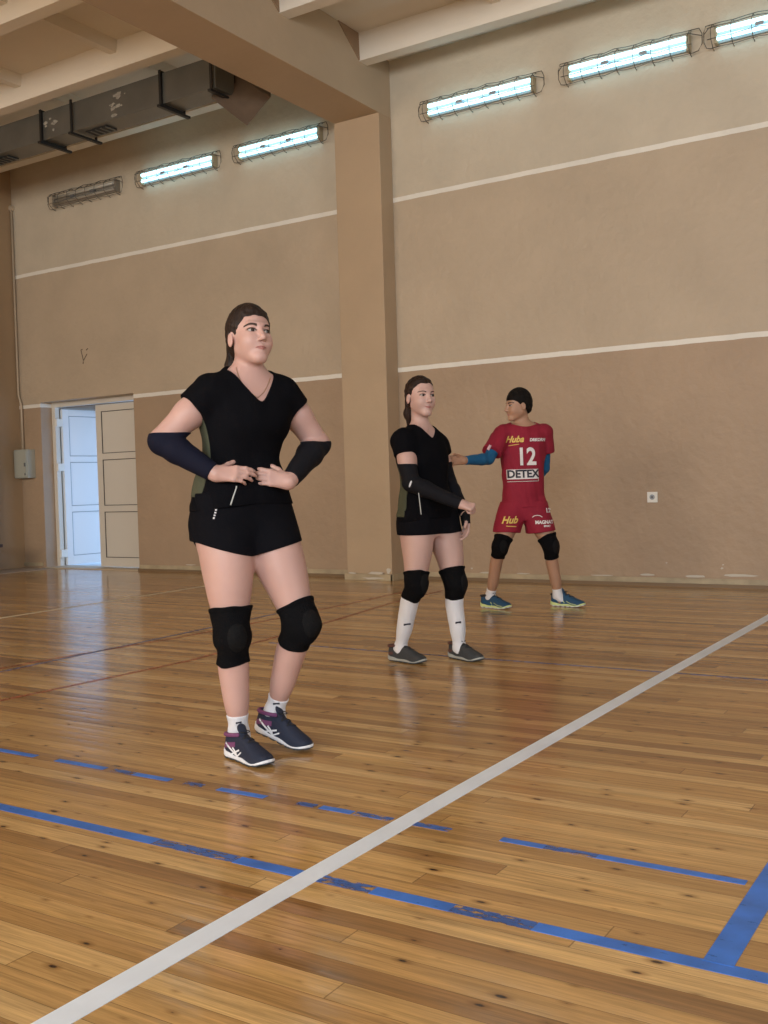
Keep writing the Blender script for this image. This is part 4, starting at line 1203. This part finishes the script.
    so.cut(lambda X, Y, Z: hemf(X, Y, Z)-Z, .003)
    ztop = zh+.06
    so.cut(lambda X, Y, Z: Z-ztop, .003)
    shorts = fig.add(shape_obj('shorts', so, c['h'], c['shorts_mat']))
    # ---- arm sleeves
    for nm, sh, e_, w_ in (('R', shR, elR, wrR), ('L', shL, elL, wrL)):
        t0, t1 = c['armsleeve'][nm]
        A = Shape(); g_ = .0045
        a_ = sh+(e_-sh)*t0
        for pr in upper(sh, e_, g_)+fore(e_, w_, g_, 0, min(t1, 1.0)): A.u(*pr)
        if c.get('cut_h'):
            zc_ = P(*c['cut_h'][0 if nm == 'R' else 1])[2]
            A.cut(lambda X, Y, Z, zc_=zc_: Z-zc_-.0, .002)
        else: A.cut(plane(a_, unit(sh-e_)), .002)
        A.cut(plane(e_+(w_-e_)*min(t1, 1.02), unit(w_-e_)), .002)
        A.disp(noise3(45, .0012, 31))
        fig.add(shape_obj('arm_sleeve', A, c['h']*.9, c['armsleeve_mat'][0 if nm == 'R' else 1]))
        c['A'+nm] = A
        if t1 > 1.0:      # covers part of the hand
            hd_ = [q for q in c['hands'] if q['side'] == nm][0]
            d_ = unit(hd_['d'])
            G_ = Shape(); _hp = hand_prims(w_, hd_['d'], hd_['n'], hd_['s'], hd_['curl'], hd_.get('size', 1.0), hd_.get('spread', 0), hd_.get('thumb', (.6, .5)), hd_.get('thumb_in', .35))
            for pr, k in _hp[:5]+_hp[17:18]: G_.u(((lambda X, Y, Z, pr=pr: pr[0](X, Y, Z)-.004), pr[1]-.01, pr[2]+.01), k)
            G_.cut(lambda X, Y, Z, q=plane(w_+d_*.07, d_): q(X, Y, Z), .002)
            fig.add(shape_obj('palm_cuff', G_, c['h']*.9, c['armsleeve_mat'][0 if nm == 'R' else 1]))
    # ---- knee pads and socks
    for side, hp, kn, an, kd, f_ in (('R', hipR, knR, anR, c['kneedir'][0], fR), ('L', hipL, knL, anL, c['kneedir'][1], fL)):
        up_, dn_ = c['pad'][side]
        K = Shape()
        for pr, k in leg_prims(hp, kn, an, kd, S, grow=.006): K.u(pr, k)
        a1 = unit(hp-kn); a2 = unit(an-kn)
        kd_ = unit(kd)
        K.u(ell(kn+kd_*(S[2]*.42), (S[2]*.86, S[2]*.80, .075), (np.cross(kd_, UP), kd_, UP)), .03)
        K.cut(plane(kn+a1*up_, a1), .003); K.cut(plane(kn+a2*dn_, a2), .003)
        K.disp(noise3(38, .0028, 41+ord(side)))
        K.disp(lambda X, Y, Z, q=plane(kn+a1*(up_-.012), a1): np.where(q(X, Y, Z) > 0, -.003, 0))
        ko = fig.add(shape_obj('knee_pad', K, c['h']*.9, M['pad']))
        fsh = unit(np.cross(UP, kd_))
        fig.add(sheet('cushion', K, kn, fsh, UP, -kd_, np.linspace(-.040, .040, 15)*S[2]/.06, lambda t: -.055*math.sqrt(max(0, 1-(t/(.0405*S[2]/.06))**2)), lambda t: .05*math.sqrt(max(0, 1-(t/(.0405*S[2]/.06))**2)), 8, M['pad_front'], off=.0005, bulge=.003), ko)
        zs_ = c['sock'][side]
        q0 = kn+(an-kn)*zs_
        Sk = Shape()
        for pr, k in leg_prims(hp, kn, an, kd, S, grow=.004)[1:]: Sk.u(pr, k)
        Sk.u(cone(an, an+f_*.03-UP*.045, S[4]+.004, .027), .02)
        Sk.cut(plane(q0, unit(kn-an)), .003)
        Sk.cut(lambda X, Y, Z, za=an[2]-.05: za-Z, .003)
        Sk.disp(noise3(50, .0014, 51))
        ko2 = fig.add(shape_obj('sock', Sk, .0035, M['sock']))
        if c.get('sock_mark'):
            zz, ww, hh_, dd_ = c['sock_mark'][side]
            q1 = kn+(an-kn)*zz
            fig.add(sheet('sock_mark', Sk, q1, V3(1, 0, 0), UP, V3(dd_, 1, 0), np.linspace(-ww, ww, 7), lambda t: -hh_*(.5+.5*abs(t)/ww)+t*.08, lambda t: hh_+t*.08, 3, M['print_black'], start=.18), ko2)
    c.update(dict(SH=SH, SO=so, Lf=Lf, Fw=Fw, body=B, nk0=nk0, shirt=shirt, shorts_o=shorts, an=(anR, anL), fdir=(fR, fL), tor=tor))
    return body

# ---------------------------------------------------------------- front player
A1 = Figure(256, 757)
P = A1.P
def hem_a(fig):
    xa, zl = fig.P(254, 556, 3.80)[0::2]; xb, zb = fig.P(301, 541, 3.9)[0::2]; xl, zc = fig.P(199, 543, 3.75)[0::2]
    yc = fig.P(240, 540, 3.86)[1]; zk = fig.P(190, 557, 3.9)[2]
    def f(X, Y, Z):
        v = np.interp(X, [xl-.1, xl, xa, xb, xb+.1], [zc+.012, zc, zl, zb, zb+.02])+0*Y
        w_ = np.clip((Y-yc)/.05, 0, 1)*np.clip((xa-X)/.08, 0, 1)
        return v*(1-w_)+zk*w_
    return f
ca = dict(theta=33, h=.0040, seed=1, skin=M['skin_a'],
    torso=[(372, 246, 3.86, .060, .050, .060), (381, 246, 3.86, .115, .066, .074), (392, 246, 3.86, .158, .088, .092), (408, 246, 3.86, .166, .112, .098), (428, 245, 3.86, .158, .128, .095), (445, 243, 3.86, .140, .108, .088),
           (460, 241, 3.86, .134, .100, .090), (478, 241, 3.86, .160, .108, .108), (500, 242, 3.86, .182, .115, .128), (522, 243, 3.87, .186, .112, .135), (545, 244, 3.87, .165, .098, .12)],
    armR=[(209, 393, 3.77), (162, 441, 3.72), (216, 474, 3.69)], armL=[(283, 395, 3.94), (317.5, 444, 4.02), (288.5, 482, 3.79)],
    arm_r=(.057, .053, .047, .046, .029),
    legR=[(224, 521, 3.83), (232, 636, 3.78), (239, 733, 3.83)], legL=[(263.5, 522, 3.92), (301.5, 624, 3.84), (274.5, 711, 3.955)],
    leg_r=(.105, .065, .057, .057, .032), footdir=(47, 56), kneedir=(V3(.42, -.90, .05), V3(.62, -.78, .15)),
    head=(250.5, 336.5, 3.83), head_yaw=34, head_pitch=8, head_roll=-3, head_size=1.03, neck=[(247.5, 377, 3.865)], neck_r=.050,
    hands=[dict(side='R', d=V3(1, -.02, -.02), n=V3(-.05, .9, -.35), s=V3(.1, .2, 1), curl=[(14, 26, 20), (18, 28, 20), (24, 30, 20), (30, 32, 20)], spread=0, thumb=(.9, .8), thumb_in=.5, size=.87),
           dict(side='L', d=V3(-.9, -.36, .24), n=V3(-.38, .9, -.1), s=V3(-.1, .0, 1), curl=[(24, 30, 20), (20, 30, 20), (20, 30, 20), (20, 30, 25)], spread=2, thumb=(.8, .5), thumb_in=.6, size=.88)],
    hairmat=M['hair_brown'], hairline=[(-.11, -.06), (-.07, -.05), (-.03, -.022), (.0, .016), (.03, .038), (.055, .056), (.074, .068), (.088, .10), (.12, .12)], hairvol=(.007, .008, .019, .006),
    tail=[((0, -.104, .020), (0, -.132, .0), .020, .028, .0), ((0, -.132, .0), (-.004, -.150, -.075), .028, .027, .02), ((-.004, -.150, -.075), (-.006, -.150, -.150), .027, .012, .02)],
    shirt_grow=.013, sleeve_t=(.32, .30), cut_h=((165, 433, 3.73), (320, 442, 4.05)), sleeve_flare=.004, thigh_grow=.006, hem=(243, 508, 3.80), vneck=(258, 401, 3.75), vslope=1.55, vround=.02, collar_up=.026, collar_gap=.008, wr=.0040,
    shirt_mat=M['shirt_black'], shorts_mat=M['short_black'], shorts_grow=.007,
    shorts=[((221, 520, 3.84), (221, 562, 3.82), .096, .116, .05), ((264, 520, 3.91), (270, 556, 3.90), .094, .108, .05)], shorts_hem=hem_a,
    armsleeve=dict(R=(.80, .94), L=(.82, .93)), armsleeve_mat=(M['sleeve_navy'], M['sleeve_black']),
    pad=dict(R=(.102, .105), L=(.078, .094)), sock=dict(R=.80, L=.83), sock_mark=dict(R=(.87, .011, .004, -.2), L=(.89, .013, .004, 0)), brow=1.5)
make_person(A1, ca, 'person', 'woman in black jersey and shorts standing nearest with both hands on her waist')
Lf, Fw = ca['Lf'], ca['Fw']; UPv = V3(0, 0, 1)
# olive side panel, zip, reflective dots, necklace
z0 = A1.P(200, 505, 3.8)[2]; z1 = A1.P(200, 418, 3.8)[2]; cx = A1.P(242, 460, 3.86)
def on_z(v): return lambda t: v
A1.add(sheet('side_panel', ca['SH'], V3(cx[0], cx[1], 0), Fw, UPv, Lf, np.linspace(-.075, .040, 14), on_z(z0+.030), on_z(z1), 30, M['olive'], off=.002, thick=.003, start=.30), ca['shirt'], 'olive green side panel')
A1.add(sheet('zip', ca['SH'], A1.P(226, 496, 3.6), V3(1, 0, 0), unit(A1.P(229.5, 486, 3.6)-A1.P(223.5, 507, 3.6)), V3(.1, 1, 0), np.linspace(-.0022, .0022, 3), on_z(-.036), on_z(.036), 12, M['zip'], off=.003, start=.05), ca['shirt'])
dots = []
for i in range(5):
    dots.append(A1.add(sheet('reflective_dot', ca['SO'], A1.P(204.5-i*.7, 508+i*2.8, 3.6), V3(1, 0, 0), UPv, V3(.25, 1, 0), np.linspace(-.003, .003, 4), on_z(-.0035), on_z(.0025), 3, M['sock'], off=.003, start=.05), ca['shorts_o']))
nk = []
_k = np.array([(234.5, 366), (237, 373), (241, 382), (247, 390), (257.5, 397.5), (263, 391), (266.5, 382), (268, 375)])
for t in np.linspace(0, 7, 29): nk.append(A1.P(np.interp(t, range(8), _k[:, 0]), np.interp(t, range(8), _k[:, 1]), 3.76)-V3(0, .15, 0))
nk = project(ca['body'], nk, V3(0, 1, 0), .4, 300)-V3(0, .0018, 0)
A1.add(tube_np('necklace', nk, .0011, M['necklace'], 6))
# shoes
def deco_a(side):
    def f(*a):
        shoe_stripe(*a, side, [(.10, .070), (.22, .052), (.40, .030), (.46, .020)], .008, M['shoe_white'])
        shoe_stripe(*a, side, [(.28, .058), (.38, .040), (.40, .024)], .008, M['shoe_white'])
        shoe_stripe(*a, side, [(.46, .056), (.36, .044), (.22, .026)], .007, M['shoe_white'])
        shoe_stripe(*a, side, [(.52, .050), (.44, .036), (.34, .020)], .006, M['shoe_white'])
        shoe_stripe(*a, side, [(.04, .050), (.10, .060), (.24, .066), (.34, .072)], .020, M['shoe_purple'], 'lining_band')
        shoe_stripe(*a, -side, [(.04, .050), (.10, .060), (.24, .066), (.34, .072)], .020, M['shoe_purple'], 'lining_band')
    return f
hR = A1.P(228, 755, 3.835); hR[2] = .0015
tR = A1.P(274, 770, 3.63); dR = tR-hR; dR[2] = 0
ms = (M['shoe_navy'], M['shoe_white'], M['shoe_purple'], M['shoe_sole'])
shoe(A1, hR, dR, UPv, .265, 1.0, ms, 'white-soled shoe flat on the floor', deco=deco_a(1), side_sign=1)
hL = A1.P(256.5, 729, 3.985); tL = A1.P(311, 753, 3.84); dL = tL-hL
shoe(A1, hL, dL, UPv, .265, 1.0, ms, 'white-soled shoe with lifted heel', deco=deco_a(1), side_sign=-1)

# ---------------------------------------------------------------- middle player
B1 = Figure(436, 663)
def hem_b(fig):
    z0 = fig.P(429, 533.5, 5.72)[2]
    return lambda X, Y, Z: z0+0*X+.10*np.clip(X-.1, 0, 1)
cb_ = dict(theta=42, h=.0046, seed=5, skin=M['skin_b'],
    torso=[(427, 421, 5.72, .058, .050, .060), (433, 421, 5.72, .110, .062, .070), (441, 421, 5.72, .150, .082, .088), (451, 421, 5.72, .156, .108, .094), (462, 421.5, 5.72, .148, .120, .090), (474, 423, 5.72, .132, .102, .084),
           (485, 424, 5.72, .134, .098, .090), (498, 426, 5.72, .155, .105, .108), (512, 428, 5.72, .168, .108, .122), (524, 429, 5.72, .168, .105, .125), (536, 430, 5.72, .15, .095, .115)],
    armR=[(403, 441, 5.60), (411, 483, 5.54), (460.5, 504, 5.48)], armL=[(437, 444, 5.83), (448, 482, 5.90), (464.5, 513, 5.76)],
    arm_r=(.052, .047, .043, .041, .027),
    legR=[(416.5, 523, 5.66), (416, 584, 5.60), (400.5, 647, 5.75)], legL=[(441, 523, 5.77), (455, 583, 5.70), (459.5, 647, 5.765)],
    leg_r=(.092, .062, .051, .046, .030), footdir=(50, 58), kneedir=(V3(.75, -.65, .1), V3(.8, -.6, .05)),
    head=(421, 396.2, 5.69), head_yaw=28, head_pitch=-1, head_roll=-1, head_size=1.0, neck=[(420.5, 432, 5.73)], neck_r=.046,
    hands=[dict(side='R', d=V3(1, -.30, -.30), n=V3(-.1, .7, -.7), s=V3(.2, .3, 1), curl=[(80, 95, 60)]*4, spread=0, thumb=(.25, -.2), thumb_in=.7, size=.82),
           dict(side='L', d=V3(.10, -.28, -1), n=V3(-.75, -.3, 0), s=V3(.3, -.75, .2), curl=[(14, 20, 14), (18, 24, 16), (22, 26, 18), (26, 28, 18)], spread=3, thumb=(.55, .35), thumb_in=.35, size=.95)],
    hairmat=M['hair_dark'], hairline=[(-.11, -.06), (-.07, -.05), (-.03, -.022), (.0, .008), (.03, .026), (.055, .044), (.080, .060), (.094, .10), (.12, .12)], hairvol=(.006, .007, .009, .005),
    tail=[((0, -.102, .0), (0, -.122, -.02), .020, .027, .0), ((0, -.122, -.02), (-.006, -.126, -.09), .027, .028, .02), ((-.006, -.126, -.09), (-.006, -.12, -.16), .028, .014, .02)],
    shirt_grow=.013, sleeve_t=(.33, .28), cut_h=((408, 464, 5.55), (445, 462, 5.85)), sleeve_flare=.008, thigh_grow=.005, hem=(428, 520, 5.70), vneck=(432, 437.5, 5.62), vslope=1.35, vround=.02, collar_up=.015, collar_gap=.012, wr=.0035,
    shirt_mat=M['shirt_black'], shorts_mat=M['short_black'], shorts_grow=.006,
    shorts=[((416, 518, 5.66), (416.5, 537, 5.65), .090, .094, .05), ((441, 518, 5.77), (441.5, 537, 5.76), .088, .092, .05)], shorts_hem=hem_b,
    armsleeve=dict(R=(.52, 1.0), L=(.52, 1.05)), armsleeve_mat=(M['sleeve_black'], M['sleeve_black']),
    pad=dict(R=(.064, .092), L=(.080, .088)), sock=dict(R=.18, L=.18), sock_mark=dict(R=(.62, .020, .006, -.1), L=(.60, .016, .006, 0)), brow=1.0)
make_person(B1, cb_, 'person', 'woman in black jersey with long white knee socks standing in the middle')
Lf, Fw = cb_['Lf'], cb_['Fw']
z0 = B1.P(397, 517, 5.65)[2]; z1 = B1.P(397, 466, 5.65)[2]; cx = B1.P(424, 480, 5.72)
B1.add(sheet('side_panel', cb_['SH'], V3(cx[0], cx[1], 0), Fw, UPv, Lf, np.linspace(-.085, .025, 14), on_z(z0), on_z(z1), 30, M['olive'], off=.002, thick=.003, start=.30), cb_['shirt'], 'olive green side panel')
B1.add(sheet('zip', cb_['SH'], B1.P(420.2, 503, 5.4), V3(1, 0, 0), unit(B1.P(419, 493, 5.4)-B1.P(421.5, 514, 5.4)), V3(.1, 1, 0), np.linspace(-.0022, .0022, 3), on_z(-.06), on_z(.055), 14, M['zip'], off=.004, start=.18), cb_['shirt'])
B1.add(sheet('sleeve_mark', cb_['AR'], B1.P(410.5, 484, 5.3), V3(1, 0, 0), unit(V3(.35, 0, 1)), V3(0, 1, 0), np.linspace(-.005, .005, 5), lambda t: -.02+abs(t)*2, lambda t: .02-abs(t)*1.5, 5, M['sock'], off=.002, start=.05))
nk = []
for t in np.linspace(0, 1, 21):
    nk.append(B1.P(414+(432-414)*t, 423+12*math.sin(PI*t)**.9+2*t, 5.3))
nk = project(cb_['body'], nk, V3(0, 1, 0), .6, 400)-V3(0, .0018, 0)
B1.add(tube_np('necklace', nk, .0011, M['necklace'], 6))
ms = (M['shoe_grey'], M['shoe_greysole'], M['shoe_brown'], M['shoe_sole'])
def deco_b(*a):
    for x in (.42, .50, .58): shoe_stripe(*a, 1, [(x, .056), (x+.05, .040), (x+.08, .026)], .004, M['shoe_sole'], 'overlay')
    shoe_stripe(*a, 1, [(.02, .040), (.08, .055), (.20, .060)], .016, M['shoe_brown'], 'lining_band')
hR = B1.P(389.5, 659, 5.80); hR[2] = .0015
tR = B1.P(426, 664, 5.63); dR = tR-hR; dR[2] = 0
shoe(B1, hR, dR, UPv, .262, 1.0, ms, 'grey shoe of the rear foot', deco=deco_b, side_sign=1)
hL = B1.P(450, 658, 5.835); hL[2] = .0015
tL = B1.P(489, 665, 5.58); dL = tL-hL; dL[2] = 0
shoe(B1, hL, dL, UPv, .262, 1.0, ms, 'grey shoe of the front foot', deco=deco_b, side_sign=-1)

# ---------------------------------------------------------------- player in crimson
C1 = Figure(525, 608)
def hem_c(fig):
    za = fig.P(507, 531.5, 7.95)[2]; zb = fig.P(537, 533.5, 7.95)[2]; zc = fig.P(554, 530, 7.97)[2]
    xa = fig.P(507, 531, 7.95)[0]; xb = fig.P(528, 533, 7.95)[0]; xc = fig.P(554, 530, 7.97)[0]
    return lambda X, Y, Z: np.interp(X, [xa, xb, xc], [za, zb, zc])
cc = dict(theta=6, h=.0050, seed=9, male=True, skin=M['skin_c'],
    torso=[(423, 523, 8.0, .062, .052, .062), (427, 523, 8.0, .115, .066, .074), (432, 523, 8.0, .155, .084, .090), (441, 523, 8.0, .163, .102, .098), (455, 523, 8.0, .157, .106, .094), (470, 523, 8.0, .146, .100, .088),
           (483, 523, 8.0, .140, .096, .088), (496, 523, 8.0, .150, .098, .10), (506, 523.5, 8.0, .162, .10, .112), (514, 524, 8.0, .158, .095, .11), (521, 524, 8.0, .13, .085, .10)],
    armR=[(502, 434, 7.96), (488.5, 459, 7.84), (464, 460.5, 7.68)], armL=[(545, 433, 8.03), (544, 468, 8.10), (531, 482, 8.20)],
    arm_r=(.052, .045, .040, .040, .027),
    legR=[(511, 515, 7.98), (500, 547, 7.90), (490.5, 596, 8.055)], legL=[(536, 515, 8.0), (551, 547, 7.93), (558, 595, 8.01)],
    leg_r=(.086, .060, .052, .049, .033), footdir=(55, 57), kneedir=(V3(.35, -.9, .1), V3(.5, -.85, .1)),
    head=(517.6, 405, 7.97), head_yaw=-72, head_pitch=-5, head_roll=0, head_size=1.05, neck=[(523, 426.5, 8.01)], neck_r=.049,
    hands=[dict(side='R', d=V3(-1, -.35, .02), n=V3(.2, -.9, -.25), s=V3(0, -.2, .9), curl=[(20, 25, 15), (28, 30, 18), (34, 34, 20), (40, 36, 22)], spread=4, thumb=(.55, .3), thumb_in=.3, size=1.05),
           dict(side='L', d=V3(-1, .1, -.3), n=V3(0, -1, 0), s=V3(0, 0, 1), curl=[(20, 25, 15)]*4, size=1.0)],
    hairmat=M['hair_black'], hairline=[(-.11, -.075), (-.07, -.066), (-.045, -.046), (-.02, -.022), (.0, .010), (.02, .030), (.034, .050), (.044, .085), (.052, .13), (.12, .14)], hairvol=(.006, .009, .022, .004),
    shirt_grow=.019, sleeve_t=(.74, .52), sleeve_flare=.020, hem=(523, 509, 7.9), vneck=(523, 426.5, 7.9), vslope=.35, vround=.05, collar_up=.012, collar_gap=.010, wr=.0060,
    shirt_mat=M['red_cloth'], shorts_mat=M['red_cloth'], shorts_grow=.012,
    shorts=[((512, 508, 7.98), (506.5, 534, 7.95), .098, .106, .03), ((535, 508, 8.0), (540, 534, 7.97), .100, .108, .03)], shorts_hem=hem_c,
    armsleeve=dict(R=(.40, .95), L=(.40, .95)), armsleeve_mat=(M['sleeve_blue'], M['sleeve_blue']),
    pad=dict(R=(.080, .088), L=(.085, .092)), sock=dict(R=.86, L=.86), brow=1.4)
make_person(C1, cc, 'person', 'young man in crimson jersey number 12 looking left with one arm stretched out')
EX = V3(1, 0, 0); EZ = V3(-.02, 0, 1)
def print_c(s, px, py, size, mt, target='SH', **kw):
    par = cc['shirt'] if target == 'SH' else cc['shorts_o']
    return C1.add(text_on('print', s, size, cc[target], C1.P(px, py, 7.93), EX, EZ, V3(0, 1, 0), mt, start=.18, **dict(dict(off=.005), **kw)), par, None)
print_c('12', 525.5, 457.5, .185, M['print_white'], squash=.84, bold=.005)
bx = sheet('print_panel', cc['SH'], C1.P(522.3, 475.5, 7.93), EX, V3(-.03, 0, 1), V3(0, 1, 0), np.linspace(-.122, .122, 17), lambda t: -.048, lambda t: .048, 8, M['print_white'], off=.005, start=.18)
C1.add(bx, cc['shirt'])
bx2 = sheet('print_band', cc['SH'], C1.P(522.0, 479.9, 7.93), EX, V3(-.03, 0, 1), V3(0, 1, 0), np.linspace(-.121, .121, 17), lambda t: -.009, lambda t: .006, 3, M['red_cloth'], off=.0065, start=.18)
C1.add(bx2, cc['shirt'])
print_c('DETEX', 522.5, 474.2, .082, M['print_black'], off=.008, squash=.98, bold=.003)
print_c('Huba', 513.3, 439.8, .068, M['print_yellow'], shear=.45, bold=.0022, squash=.95)
C1.add(sheet('print_underline', cc['SH'], C1.P(513, 445.2, 7.93), EX, V3(.05, 0, 1), V3(0, 1, 0), np.linspace(-.040, .040, 9), lambda t: -.003+t*.12, lambda t: .003+t*.12, 2, M['print_yellow'], off=.005, start=.18), cc['shirt'])
print_c('DRKORN', 537, 440, .032, M['print_white'], bold=.0016, shear=.15, squash=.95)
print_c('Hub', 508, 520, .075, M['print_yellow'], 'SO', shear=.45, bold=.0022, squash=.95)
C1.add(sheet('print_underline', cc['SO'], C1.P(510, 526, 7.93), EX, V3(0, 0, 1), V3(0, 1, 0), np.linspace(-.040, .040, 9), lambda t: -.003-t*.08, lambda t: .004-t*.08, 2, M['print_yellow'], off=.005, start=.18), cc['shorts_o'])
print_c('MAGNAT', 543.5, 522, .036, M['print_white'], 'SO', bold=.0016, squash=.95)
print_c('SPORT', 546, 525.8, .018, M['print_white'], 'SO', bold=.001)
print_c('12', 548, 510.5, .045, M['print_white'], 'SO', bold=.002)
arc = [C1.P(540+5*math.cos(t), 518.5-2.6*math.sin(t), 7.75) for t in np.linspace(PI*.95, .25, 9)]
arc = project(cc['SO'], arc, V3(0, 1, 0), .5)-V3(0, .004, 0)
C1.add(tube_np('print_arc', arc, .0035, M['print_white'], 6), cc['shorts_o'])
C1.add(sheet('sleeve_stripe', cc['SH'], C1.P(488.5, 447.5, 7.5), V3(.5, 0, .86), V3(.86, 0, -.5), V3(0, 1, 0), np.linspace(-.02, .02, 5), lambda t: -.008, lambda t: .012, 4, M['print_pink'], off=.004, start=.18), cc['shirt'])
def deco_c(*a):
    shoe_stripe(*a, 1, [(.12, .060), (.30, .044), (.50, .030)], .007, M['sleeve_blue'])
    shoe_stripe(*a, 1, [(.40, .055), (.46, .038), (.44, .024)], .006, M['shoe_lime'])
    shoe_stripe(*a, 1, [(.52, .050), (.66, .032), (.82, .026)], .004, M['shoe_lime'])
ms = (M['shoe_teal'], M['shoe_lime'], M['lace_black'], M['shoe_white'])
hR = C1.P(481.5, 606.5, 8.11); hR[2] = .0015
tR = C1.P(509, 609, 7.93); dR = tR-hR; dR[2] = 0
shoe(C1, hR, dR, UPv, .285, 1.0, ms, None, deco=deco_c, side_sign=1)
hL = C1.P(551.5, 605, 8.07); hL[2] = .0015
tL = C1.P(584, 607.5, 7.90); dL = tL-hL; dL[2] = 0
shoe(C1, hL, dL, UPv, .285, 1.0, ms, None, deco=deco_c, side_sign=-1)
